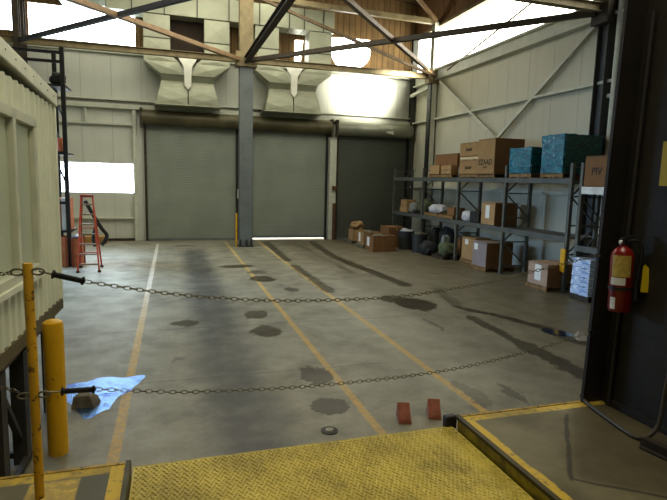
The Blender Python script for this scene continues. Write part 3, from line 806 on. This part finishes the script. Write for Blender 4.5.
# ------------------------------------------------------------------ THINGS ON THE BAY FLOOR
def chock(x, y, rz, lab):
    t = thing('wheel_chock', lab, 'wheel chock', (x, y, 0), (0, 0, rz))
    MB().prism([(-.12, 0), (.12, 0), (.12, .025), (.085, .03), (.07, .17), (.04, .18), (-.12, .04)], -.072, .072, 'x').build('wedge', M_brick, t, bevel=.006)
    MB().box(-.072, .072, -.14, -.115, 0, .028).build('toe_strip', M_brick, t)
    return t
chock(2.56, 5.28, -.28, 'brick-red wheel chock on the left of the pair before the leveler')
chock(2.96, 5.29, -.36, 'brick-red wheel chock on the right of the pair before the leveler')
dr = thing('floor_drain_cap', 'small round metal cap in the floor just beyond the leveler', 'floor cap', (1.63, 5.2, 0))
MB().lathe([(.001, .0), (.095, 0), (.095, .008), (.075, .012), (.001, .012)], n=24).build('rim', mat('dark_iron', (58, 52, 42), .6, var=.3), dr, smooth=True)
MB().lathe([(.001, .012), (.05, .012), (.045, .02), (.001, .022)], n=18).build('lid', mat('pale_worn_iron', (150, 146, 128), .5, var=.4, scale=30), dr, smooth=True)
rk = MB().add([(-.15, -.10, 0), (.12, -.13, 0), (.17, .06, 0), (-.08, .13, 0), (-.13, -.06, .13), (.05, -.10, .16), (.13, .05, .10), (-.06, .10, .15)],
              [(0, 3, 2, 1), (4, 5, 6, 7), (0, 1, 5, 4), (1, 2, 6, 5), (2, 3, 7, 6), (3, 0, 4, 7)]).build('concrete_lump', M_rock, bevel=.012)
rk.location = (-1.03, 6.55, 0); tag(rk, 'grey broken concrete lump at the edge of the blue puddle', 'rubble')
t = NT('blue_tinted_water'); v = t.coord()
t.set(Base_Color=t.mix(t.step(t.noise(v, 5.0, 5.0, .7), .5, .6), rgb(150, 195, 255), rgb(90, 130, 215)), Metallic=.9, Roughness=t.step(t.noise(v, 7.0, 5.0, .7), .45, .75, .06, .3))  # blue daylight reflection tinted into the water colour itself
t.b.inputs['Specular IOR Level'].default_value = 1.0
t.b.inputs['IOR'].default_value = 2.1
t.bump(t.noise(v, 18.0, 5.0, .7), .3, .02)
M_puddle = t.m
t = NT('dark_puddle_water'); v = t.coord()
t.set(Base_Color=rgb(40, 46, 60), Roughness=.08); t.b.inputs['IOR'].default_value = 1.6
M_puddle2 = t.m
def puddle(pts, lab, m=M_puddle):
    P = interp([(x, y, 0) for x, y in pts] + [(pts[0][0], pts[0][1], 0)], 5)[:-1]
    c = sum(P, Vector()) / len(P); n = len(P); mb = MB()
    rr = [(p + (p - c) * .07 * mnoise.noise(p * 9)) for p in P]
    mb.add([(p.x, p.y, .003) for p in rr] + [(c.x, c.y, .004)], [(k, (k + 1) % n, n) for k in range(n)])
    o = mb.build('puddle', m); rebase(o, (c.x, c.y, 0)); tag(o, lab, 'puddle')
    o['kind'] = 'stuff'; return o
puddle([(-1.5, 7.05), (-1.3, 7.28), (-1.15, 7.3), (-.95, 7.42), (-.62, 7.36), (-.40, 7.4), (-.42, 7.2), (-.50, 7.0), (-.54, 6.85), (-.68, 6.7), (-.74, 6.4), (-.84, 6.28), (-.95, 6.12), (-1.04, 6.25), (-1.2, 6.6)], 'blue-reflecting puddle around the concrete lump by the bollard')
puddle([(6.75, 8.1), (6.95, 8.2), (7.12, 8.0), (7.16, 7.75), (7.05, 7.6), (6.85, 7.65), (6.72, 7.85)], 'small dark puddle reflecting blue near the black column', M_puddle2)
sc = MB().add([(0, 0, .003), (.26, -.1, .003), (.40, .15, .003), (.2, .22, .12), (.05, .2, .02)], [(0, 1, 3), (1, 2, 3), (2, 4, 3), (4, 0, 3)]).build('scrap_sheet', mat('crumpled_film', (142, 138, 130), .5, var=.3))
sc.location = (6.95, 7.35, 0); tag(sc, 'crumpled pale scrap beside the small dark puddle', 'scrap')
# guard beside the middle column and the control box on the door jamb
gd = thing('guard_strip', 'short yellow guard strip at the foot of the middle steel column', 'guard', (2.47, 21.2, 0))
MB().box(-.03, .03, -.1, .08, 0, 1.35).build('guard_plate', M_yellowpost, gd, bevel=.01)
bx = thing('control_box', 'small grey door control box on the jamb beside the left door', 'control box', (2.86, 23.38, 1.85))
MB().box(-.1, .1, -.08, .1, 0, .42).build('case', M_whitesteel, bx, bevel=.01)
MB().tube([(0, .04, .42), (0, .04, 2.9)], .03, 8).build('conduit', M_whitesteel, bx)
MB().lathe([(.001, 0), (.03, 0), (.03, .02), (.001, .02)], (0, -.1, .28), 10, 'y').build('push_button', M_black, bx)
gd2 = thing('guard_strip', 'brown guard strip on the white jamb between middle and dark doors', 'guard', (7.22, 23.25, 0))
MB().box(-.06, .06, -.06, .05, 0, 1.7).box(-.1, .1, -.08, .05, 2.3, 2.5).build('guard_plate', M_copper, gd2)
# ------------------------------------------------------------------ LADDER
ld = thing('step_ladder', 'orange fibreglass stepladder standing by the bright low window', 'ladder', (-2.31, 16.15, 0), (0, 0, math.radians(5))); ld.scale = (.84, 1, 1)
def rail(a, b, nm): MB().bar(a, b, .05, .09, (0, 1, 0)).build(nm, M_orange, ld, bevel=.006)
rail((-.33, -.25, 0), (-.18, .18, 2.12), 'front_rail'); rail((.33, -.25, 0), (.18, .18, 2.12), 'front_rail')
rail((-.30, .62, 0), (-.16, .26, 2.08), 'rear_rail'); rail((.38, .62, 0), (.17, .26, 2.08), 'rear_rail')
for k in range(7):
    u = (k + .8) / 7.6
    MB().box(-.33 + .15 * u, .33 - .15 * u, -.30 + .43 * u, -.20 + .43 * u, 2.12 * u - .02, 2.12 * u + .02).build('step', M_alu, ld)
MB().box(-.21, .21, .10, .32, 2.10, 2.17).build('top_cap', mat('dark_red_cap', (150, 60, 44), .5), ld, bevel=.01)
for z in (.45, 1.2):
    u = z / 2.1
    MB().bar((-.30 + .14 * u, .62 - .36 * u, z), (.38 - .21 * u, .62 - .36 * u, z), .03).build('rear_bar', M_orange, ld)
for q in (-1, 1):
    MB().bar((q * .25, 0.02, 1.3), (q * .24, .40, 1.3), .015, .03).build('spreader', M_alu, ld)
for x, y in ((-.33, -.25), (.33, -.25), (-.30, .62), (.38, .62)):
    MB().box(x - .05, x + .05, y - .06, y + .06, 0, .05).build('foot', M_rubber, ld)
st = MB().tube(interp([(-2.42, 16.62, 1.98), (-2.22, 16.72, 1.55), (-2.02, 16.85, 1.15), (-1.90, 16.92, .95), (-1.95, 16.92, .78), (-2.05, 16.9, .65)], 6), .055, 8).tube(interp([(-2.12, 16.72, 1.35), (-2.25, 16.78, .95), (-2.22, 16.8, .62)], 6), .045, 8).build('hose', M_grey_cloth, smooth=True)
tag(rebase(st, (-2.1, 16.8, .6)), 'dark green hose hung over the back of the orange ladder', 'hose')
cb = MB().box(-3.75, -2.55, 22.5, 23.2, 0, .2).box(-3.65, -2.65, 22.55, 23.15, .2, .28).build('low_crate', mat('ochre_wood', (158, 122, 66), .75, var=.2), bevel=.01)
tag(rebase(cb, (-3.1, 22.8, 0)), 'low ochre wooden crate against the back wall behind the ladder', 'crate')

# ------------------------------------------------------------------ RACK BEHIND THE OFFICE
br = thing('storage_rack', 'tall black storage rack standing behind the site office', 'rack', (-3.6, 17.2, 0))
for x, y, zt in ((.66, -.2, 6.3), (-.9, -.2, 6.3), (.28, .75, 6.3), (-.9, .75, 6.3)):
    MB().bar((x, y, 0), (x, y, zt), .11, .11).build('upright', M_black, br)
for z in (1.9, 3.35, 5.9, 6.15):
    MB().bar((-.9, -.2, z), (.66, -.2, z), .05, .08).build('beam', M_black, br)
for z in (1.05, 5.25, 3.33):
    MB().box(-.9, .72, -.2, .75, z - .03, z + .03).build('shelf', M_black, br)
for a, b in (((.66, -.2, 4.3), (.28, .75, 4.9)), ((.66, -.2, 3.4), (.28, .75, 4.0)), ((.66, -.2, 2.4), (.28, .75, 3.0))):
    MB().bar(a, b, .04).build('cross_brace', M_black, br)
bag = MB().blob((-3.12, 17.3, 5.45), (.2, .2, .2), 3, .4).build('dark_bag', M_darkstuff, smooth=True)
tag(rebase(bag, (-3.12, 17.3, 5.29)), 'dark lumpy bag on the top shelf behind the office', 'bag')
M_rust = mat('rusty_orange_crate', (194, 128, 86), .65, var=.25, scale=5)
def crate(x0, x1, y0, y1, z0, z1, lab, m=M_rust):
    t = thing('crate', lab, 'crate', ((x0 + x1) / 2, (y0 + y1) / 2, z0))
    a, b, h = (x1 - x0) / 2, (y1 - y0) / 2, z1 - z0
    MB().box(-a, a, -b, b, 0, h).build('panel_box', m, t, bevel=.01)
    for sx in (-a, a):
        for sy in (-b, b): MB().box(sx - .03, sx + .03, sy - .03, sy + .03, 0, h + .01).build('corner_post', mat('crate_dark_orange', (140, 76, 48), .65, var=.2), t)
    return t
cr1 = crate(-3.25, -3.0, 16.9, 17.5, 0, .88, 'rust-orange crate on the floor nearest the office corner')
cr2 = crate(-2.84, -2.64, 16.85, 17.6, 0, .86, 'rust-orange crate on the floor next to the ladder')
MB().box(-.12, .12, -.38, .38, .872, .92).build('cover_sheet', mat('blue_grey_sheet', (118, 130, 150), .4, var=.25), cr2)
for k, (x, m, lab) in enumerate(((-3.22, M_rust, 'orange panel on the shelf beside the office corner'), (-3.08, M_paper, 'white-faced panel on the shelf behind the ladder'), (-2.96, mat('pink_orange_panel', (206, 130, 100), .6, var=.2), 'pale orange panel standing outermost on the shelf by the ladder'))):
    o = MB().box(-.05, .05, -.3, .3, 0, .95).box(-.06, .06, -.32, -.29, 0, .95).build('upright_panel', m, bevel=.008)
    o.location = (x, 17.42, 1.08); tag(o, lab, 'panel')
o = MB().box(-.07, .07, -.2, .2, 0, .42).box(-.075, .075, -.205, .0, .2, .26).build('orange_case', mat('pale_orange_case', (214, 128, 88), .6), bevel=.02)
o.location = (-3.1, 17.3, 3.36); tag(o, 'small orange case on the rack above the bright window', 'case')

# ------------------------------------------------------------------ PALLET RACKS ON THE RIGHT
FX, BX = 9.74, 10.62
def upright_frame(root, y, h):
    t = MB()
    f = bpy.data.objects.new('upright_frame', None); COL.objects.link(f); f.parent = root
    for x in (FX, BX):
        MB().box(x - .045, x + .045, y - .045, y + .045, 0.01, h).build('post', M_rack, f, world=True)
        MB().box(x - .09, x + .09, y - .07, y + .07, 0, .012).build('foot_plate', M_rack, f, world=True)
    zs = [.25, 1.0, 1.75, 2.5, h - .1]
    for z in zs: MB().bar((FX, y, z), (BX, y, z), .035).build('strut', M_rack, f, world=True)
    for k in range(len(zs) - 1):
        a, b = (FX, BX) if k % 2 else (BX, FX)
        MB().bar((a, y, zs[k]), (b, y, zs[k + 1]), .035).build('strut', M_rack, f, world=True)
def beams(root, y0, y1, levels, bm):
    for z in levels:
        for x in (FX - .02, BX):
            MB().box(x - .025, x + .025, y0 + .045, y1 - .045, z - .15, z).build('beam', bm, root, world=True, bevel=.006)
        MB().box(FX + .01, BX - .03, y0 + .06, y1 - .06, z - .05, z - .03).build('shelf_deck', mat('grey_deck_boards', (90, 86, 74), .8, var=.3), root, world=True)
rack = thing('pallet_rack', 'long grey pallet rack of four bays along the side wall', 'pallet rack', (FX, 16.45, 0))
YS = [10.98, 13.72, 16.46, 19.22, 22.1]
for y in YS: upright_frame(rack, y, 3.35)
for a, b in zip(YS, YS[1:]): beams(rack, a, b, (1.46, 2.97), M_rackbeam)
MB().box(FX - .1, FX - .06, 10.9, 11.06, .55, 1.15).build('post_guard', M_yellow, rack, world=True)
rack2 = thing('pallet_rack', 'separate pallet rack with a white upper beam, half hidden by the black column', 'pallet rack', (FX, 9.3, 0))
YS2 = [7.9, 10.62]
for y in YS2: upright_frame(rack2, y, 3.35)
beams(rack2, 7.9, 10.62, (1.30,), M_rackbeam)
for x in (FX - .02, BX):
    MB().box(x - .03, x + .03, 7.95, 10.58, 2.58, 2.76).build('beam', mat('white_rack_beam', (225, 225, 215), .4, var=.15), rack2, world=True)
MB().box(FX + .02, BX - .03, 7.96, 10.56, 2.68, 2.72).build('shelf_deck', mat('grey_deck_boards', (90, 86, 74)), rack2, world=True)

def pallet(x0, x1, y0, y1, z, lab, m=M_wood, group=None):
    t = MB(); n = 6
    for k in range(n):
        y = y0 + (y1 - y0 - .1) * k / (n - 1)
        t.box(x0, x1, y, y + .1, z + .105, z + .125); t.box(x0, x1, y, y + .1, z, z + .02) if k in (0, 2, 3, 5) else None
    for k in range(3):
        x = x0 + (x1 - x0 - .04) * k / 2; t.box(x, x + .04, y0, y1, z + .02, z + .105)
    o = t.build('wooden_pallet', m); rebase(o, ((x0 + x1) / 2, (y0 + y1) / 2, z)); tag(o, lab, 'pallet', group)
    return o
def carton(x0, x1, y0, y1, z0, z1, lab, m=M_kraft, tape=True, label=None, side=None, rz=0.0, text=None, opened=False, name='cardboard_box'):
    t = thing(name, lab, 'box', ((x0 + x1) / 2, (y0 + y1) / 2, z0), (0, 0, rz))
    a, b, h = (x1 - x0) / 2, (y1 - y0) / 2, z1 - z0
    if not opened:
        MB().box(-a, a, -b, b, 0, h).build('carton_body', m, t, bevel=.012)
    else:
        k = .012; s = MB().box(-a, a, -b, b, 0, .02)
        s.box(-a, -a + k, -b, b, .02, h).box(a - k, a, -b, b, .02, h).box(-a, a, -b, -b + k, .02, h).box(-a, a, b - k, b, .02, h)
        s.build('carton_body', m, t)
    if side:   # darker brown skin on the -Y side
        MB().box(-a + .01, a - .01, -b - .004, -b, .01, h - .01).build('end_skin', side, t)
    if tape and not opened:
        MB().box(-.03, .03, -b - .003, b + .003, h - .14, h + .003).build('tape', M_tape, t)
        MB().box(-a - .003, -a, -b * .98, b * .98, h * .985 - .02, h * .985 - .012).build('flap_line', M_ink, t)
    if label:
        ly, lz, w, hh = label
        MB().box(-a - .006, -a, ly - w / 2, ly + w / 2, lz - hh / 2, lz + hh / 2).build('paper_label', M_paper, t)
    if text:
        for s, size, ty, tz, face in text:
            M = face_negx(-a - .004, ty, tz) if face == 'x' else face_negy(ty, -b - .006, tz)
            text_mb(s, size, M).build('printed_text', M_ink, t)
    return t
# --- top level
Z = 2.97
pallet(9.72, 10.6, 17.0, 18.75, Z, 'wooden pallet on the top beams under the brown box with small cartons')
carton(9.95, 10.6, 17.05, 18.72, Z + .126, 3.86, 'tall brown box on the top level behind small cartons', M_dkraft)
carton(9.72, 9.93, 17.95, 18.72, Z + .126, 3.44, 'upright pale carton left in front of the tall brown box', M_tan_board)
GC = 'small cartons stacked before the tall brown box'
for j, zz in enumerate((Z + .126, Z + .126 + .165)):
    for q, yy in enumerate((17.62, 17.24)):
        carton(9.72, 9.92, yy - .18, yy + .18, zz, zz + .16, '%s %s small carton of the four before the tall brown box' % (('lower', 'upper')[j], ('left', 'right')[q]), M_tan_board).__setitem__('group', GC)
pallet(9.68, 10.65, 15.2, 16.36, Z, 'wooden pallet under the two stacked printed cartons on the top level')
pallet(9.68, 10.65, 14.3, 15.16, Z, 'wooden pallet under the largest printed carton on the top level')
carton(9.66, 10.6, 15.2, 16.38, Z + .126, 3.56, 'lower of two stacked printed cartons left of the largest carton', M_kraft, text=[('Jomar', .17, 0, .22, 'x')])
o = carton(9.66, 10.6, 15.2, 16.40, 3.70, 4.15, 'upper of two stacked printed cartons left of the largest carton', M_kraft, text=[('Jomar', .17, 0, .22, 'x')])
pallet(9.68, 10.6, 15.2, 16.38, 3.562, 'pale pallet between the two stacked printed cartons', mat('pale_new_wood', (206, 188, 150), .7, var=.15))
carton(9.62, 10.7, 14.25, 15.18, Z + .126, 4.2, 'largest printed carton on the top level with brown end', M_kraft, side=M_dkraft, text=[('EZAAD', .24, 0.02, .36, 'x'), ('SERIES', .08, .02, .2, 'x')])
def wrap_mat(name, a, b, hl):
    t = NT(name); v = t.coord(); x, y, z = t.xyz(v)
    n = t.noise(t.vec(t.math('MULTIPLY', x, 2.0), t.math('MULTIPLY', y, 2.0), t.math('MULTIPLY', z, 9.0)), 2.4, 6.0, .65)
    n2 = t.noise(v, 11.0, 5.0, .7)
    c = t.mix(t.step(n, .35, .65), rgb(*a), rgb(*b)); c = t.mix(t.step(n2, .56, .7, 0, .9), c, rgb(*hl))  # pale blotches are painted highlights on the crinkled film
    t.set(Base_Color=c, Roughness=.16); t.bump(t.math('ADD', n, n2), .7, .03)
    return t.m
M_teal = wrap_mat('teal_stretch_wrap', (18, 128, 152), (10, 78, 104), (150, 220, 235))
M_tealdark = wrap_mat('dark_teal_stretch_wrap', (10, 82, 74), (10, 46, 46), (70, 130, 130))
M_bluewrap = wrap_mat('blue_white_film', (225, 236, 250), (130, 165, 215), (255, 255, 255))
def wrapped(x0, x1, y0, y1, z0, z1, lab, m, side=None):
    t = thing('wrapped_load', lab, 'wrapped pallet load', ((x0 + x1) / 2, (y0 + y1) / 2, z0))
    a, b, h = (x1 - x0) / 2, (y1 - y0) / 2, z1 - z0
    bm = MB(); N = 8
    for s in range(6):   # six gridded faces with soft bulges
        for i_ in range(N):
            for j_ in range(N):
                q = []
                for du, dv in ((0, 0), (1, 0), (1, 1), (0, 1)):
                    u = (i_ + du) / N * 2 - 1; w = (j_ + dv) / N * 2 - 1
                    P = [(u, w, -1), (u, w, 1), (u, -1, w), (u, 1, w), (-1, u, w), (1, u, w)][s]
                    k = Vector((P[0] * a, P[1] * b, (P[2] + 1) / 2 * h))
                    d = .025 * mnoise.noise(k * 4 + Vector((x0, y0, z0)))
                    k += Vector((P[0], P[1], 0)) * d
                    if P[2] > .99: k.z += .03 * mnoise.noise(k * 5)
                    q.append(k)
                bm.add(q, [(0, 1, 2, 3)])
    bm.build('wrapped_block', m, t)
    if side: MB().box(-a + .03, a - .02, -b - .032, -b, .02, h - .02).build('end_film', side, t)
    return t
pallet(9.7, 10.3, 12.55, 13.55, Z, 'wooden pallet under the smaller teal wrapped load')
wrapped(9.7, 10.3, 12.6, 13.58, Z + .126, 3.84, 'smaller teal stretch-wrapped load next to the largest carton', M_teal, M_tealdark)
pallet(9.66, 10.7, 11.25, 12.1, Z, 'wooden pallet under the tall teal wrapped load')
wrapped(9.64, 10.84, 11.25, 12.1, Z + .126, 4.1, 'tall teal stretch-wrapped load with dark green end above the rack end', M_teal, M_tealdark)
wrapped(10.36, 10.72, 12.15, 12.9, Z + .02, 3.86, 'dark green wrapped bundle between the two teal loads', M_tealdark)
carton(9.70, 10.5, 9.76, 10.54, 2.766, 3.5, 'brown carton with printed letters on the white beam of the nearest rack', M_dkraft, text=[('PIV', .24, 0.0, .36, 'x'), ('PIV', .2, 0.05, .33, 'y')])
# --- middle level
Z = 1.462
carton(9.74, 10.2, 20.7, 21.45, Z, 1.70, 'small tan carton at the far end of the middle level, lower', M_tan_board)
carton(9.76, 10.2, 20.75, 21.4, 1.702, 2.0, 'small tan carton at the far end of the middle level, upper', M_kraft)
def sack(c, r, seed, m, lab, name='sack', amp=.35):
    o = MB().blob(c, r, seed, amp).build(name, m, smooth=True)
    rebase(o, (c[0], c[1], c[2] - r[2] * .8)); tag(o, lab, 'sack'); return o
sack((9.95, 20.4, 1.462 + .2), (.2, .22, .25), 5, M_greybag, 'grey sack next to the tan cartons on the middle level')
sack((10.2, 19.78, 1.462 + .28), (.28, .4, .35), 6, M_greenbag, 'olive sack at the back of the middle level')
pallet(9.72, 10.6, 17.9, 19.0, Z, 'light pallet with white bags on the middle level', M_wood)
sack((10.0, 18.4, Z + .126 + .15), (.28, .42, .19), 8, M_whitebag, 'white plastic bag on the light middle-level pallet')
sack((10.42, 18.75, Z + .126 + .13), (.14, .22, .16), 9, M_greybag, 'flat grey bag behind the white plastic bag')
pallet(9.72, 10.6, 16.75, 17.85, Z, 'light pallet with a small brown carton on the middle level', M_wood)
carton(9.85, 10.3, 16.9, 17.4, Z + .126, 1.88, 'small brown carton next to the second upright on the middle level', M_dkraft)
sack((9.98, 16.05, Z + .16), (.22, .28, .2), 11, M_whitebag, 'white bag right of the second upright on the middle level')
carton(9.8, 10.5, 15.2, 15.75, Z, 1.84, 'dark grey box between white bag and labelled carton', M_darkstuff, tape=False)
carton(9.76, 10.62, 14.25, 15.0, Z, 2.18, 'tan carton with white label on the middle level', M_tan_board, label=(.02, .42, .22, .42), side=M_dkraft)
# panels standing on the nearest rack
for k, (y, m) in enumerate(((10.3, M_copper), (10.05, M_brownsteel), (9.8, M_copper), (9.55, mat('greyish_panel', (110, 104, 90), .6)))):
    o = MB().box(10.1, 10.6, y - .03, y + .03, 1.302, 2.55).box(10.09, 10.61, y - .035, y - .03, 1.302, 1.36).build('standing_panel', m)
    tag(rebase(o, (10.35, y, 1.302)), ('first brown', 'second dark', 'third brown', 'fourth grey')[k] + ' upright panel from the left on the nearest rack', 'panel', 'upright panels on the nearest rack')
# --- floor level
pallet(7.55, 8.3, 21.6, 22.6, 0, 'pallet under the farthest carton by the dark door', M_woodgrey)
carton(7.65, 8.25, 21.65, 22.3, .126, .62, 'farthest open carton on a pallet before the dark door', M_tan_board, opened=True)
sack((7.95, 22.0, .75), (.28, .3, .22), 21, M_kraft, 'crumpled brown packing heaped in the farthest open carton', 'packing_paper', .5)
pallet(7.5, 8.4, 20.0, 21.0, 0, 'pallet under the middle open carton before the dark door', M_woodgrey)
carton(7.55, 8.3, 20.05, 20.85, .126, .66, 'middle open carton with white label before the dark door', M_kraft, label=(.1, .3, .22, .36), opened=True)
carton(7.55, 8.5, 18.95, 19.85, 0, .63, 'nearest open carton with white label before the dark door', M_dkraft, label=(.12, .36, .26, .36), opened=True)
carton(8.75, 9.5, 20.3, 21.2, 0, .85, 'plain brown carton behind the open cartons by the rack', M_dkraft)
for (a, b, c_, d, zt, se, lab) in ((7.62, 8.22, 20.12, 20.8, .62, 31, 'pale packing paper filling the middle open carton'), (7.62, 8.42, 19.02, 19.8, .6, 32, 'pale packing paper filling the nearest open carton')):
    sack(((a + b) / 2, (c_ + d) / 2, zt - .13), ((b - a) / 2 * .85, (d - c_) / 2 * .85, .2), se, M_woodgrey, lab, 'packing_paper', .4)
M_tub = mat('dark_plastic_tub', (56, 58, 56), .5, var=.2)
def tub(x, y, r, h, lab):
    t = thing('plastic_tub', lab, 'tub', (x, y, 0))
    MB().lathe([(.001, 0), (r * .85, 0), (r, h), (r * 1.05, h), (r * 1.05, h + .04), (r * .95, h + .04), (r * .95, h - .05), (.001, h - .05)], n=20).build('shell', M_tub, t, smooth=True)
    MB().blob((0, 0, h), (r * .7, r * .7, .12), int(x * 10), .5).build('scrap_heap', M_whitebag if y > 19 else M_woodgrey, t, smooth=True)
    return t
tub(9.3, 19.72, .34, .72, 'dark tub heaped with white scrap next to the brown carton')
tub(9.42, 18.7, .32, .70, 'dark tub heaped with pale scrap second from the brown carton')
sack((9.42, 17.95, .24), (.3, .32, .3), 41, M_darkstuff, 'dark low sack on the floor right of the tubs')
sack((9.92, 17.52, .36), (.18, .18, .45), 42, M_greybag, 'taller grey sack under the second bay')
pallet(9.35, 10.2, 16.0 + .6, 17.5, 0, 'dark pallet under the olive sack at the second upright', M_brownsteel)
sack((9.72, 17.0, .126 + .2), (.3, .34, .25), 43, M_greenbag, 'olive sack on a dark pallet beside the second upright')
sack((10.3, 18.1, .48), (.22, .4, .6), 44, M_darkstuff, 'dark heap at the back under the second bay')
sack((10.25, 18.88, .44), (.25, .24, .55), 45, M_darkstuff, 'dark heap behind the tubs under the far bay')
carton(10.1, 10.55, 16.75, 17.2, .126, .75, 'rusty brown carton half hidden behind the olive sack', M_dkraft)
pallet(9.84, 10.7, 15.35, 16.3, 0, 'pallet under the tan carton below the labelled one', M_wood)
carton(9.86, 10.5, 15.42, 16.25, .126, .9, 'tan carton with small label on the floor behind the second upright', M_tan_board, label=(.1, .62, .2, .18))
pallet(9.42, 10.5, 14.05, 14.95, 0, 'pallet under the grey film-wrapped carton', M_wood)
carton(9.46, 10.45, 14.12, 14.9, .126, .92, 'grey film-wrapped carton with brown end on the floor', M_greycard, side=M_dkraft, label=(.2, .62, .2, .2))
pallet(9.28, 10.25, 11.07, 11.9, 0, 'pallet under the labelled carton before the rack end', M_wood)
carton(9.3, 10.2, 11.08, 11.86, .126, .72, 'pinkish carton with white label on the floor before the rack end', mat('card_pinkish', (176, 150, 128), .7, var=.12), label=(-.02, .34, .24, .42), side=M_dkraft, opened=False)
pallet(9.5, 10.4, 9.85, 10.45, 0, 'dark pallet under the stack of blue-white film bundles', M_brownsteel)
for k in range(4):
    wrapped(9.5, 10.28, 9.88, 10.44, .128 + k * .225, .34 + k * .225, ('bottom', 'second from bottom', 'third from bottom', 'top')[k] + ' bundle of the blue-white film stack beside the rack end', M_bluewrap)['group'] = 'blue-white film bundles'

# ------------------------------------------------------------------ LIGHT
w = bpy.data.worlds.new('world'); scene.world = w; w.use_nodes = True
bg = w.node_tree.nodes['Background']; bg.inputs[0].default_value = (.95, .95, .85, 1); bg.inputs[1].default_value = .13
def area(name, loc, target, size, size_y, power, col):
    l = bpy.data.lights.new(name, 'AREA'); l.shape = 'RECTANGLE'; l.size = size; l.size_y = size_y; l.energy = power; l.color = col
    o = bpy.data.objects.new(name, l); COL.objects.link(o); o.location = loc
    o.rotation_euler = (Vector(target) - Vector(loc)).to_track_quat('-Z', 'Y').to_euler()
    return o
area('overhead_fill_far', (1.5, 17.0, 9.9), (0.8, 18.5, 0), 10, 8, 950, (1.0, .965, .81))  # added overhead fill for the far hall, no opening in the roof
area('overhead_fill_near', (1.6, 2.0, 8.8), (0.8, 2.8, 0), 3.5, 3, 290, (1.0, .95, .74))  # added overhead fill over the dock and leveler
sdl = area('blue_side_fill', (-8.2, 17.0, 4.2), (-1.5, 14.5, 0), 5, 2.5, 620, (.38, .62, 1.0)); sdl.data.spread = math.radians(90)  # added blue lamp tinting the left floor, no window in that wall
sun = bpy.data.lights.new('sun', 'SUN'); sun.energy = 18; sun.angle = .01
so = bpy.data.objects.new('sun', sun); COL.objects.link(so); so.rotation_euler = (math.radians(-50), 0, math.radians(20))

sp = bpy.data.lights.new('wall_glare_spot', 'SPOT'); sp.energy = 4200; sp.spot_size = math.radians(46); sp.spot_blend = .8; sp.shadow_soft_size = .5; sp.color = (1.0, .97, .84)  # added spot standing in for sun glare on the back wall
spo = bpy.data.objects.new('wall_glare_spot', sp); COL.objects.link(spo); spo.location = (10.3, 19.2, 6.75)
spo.rotation_euler = (Vector((8.6, 23.6, 7.1)) - Vector(spo.location)).to_track_quat('-Z', 'Y').to_euler()
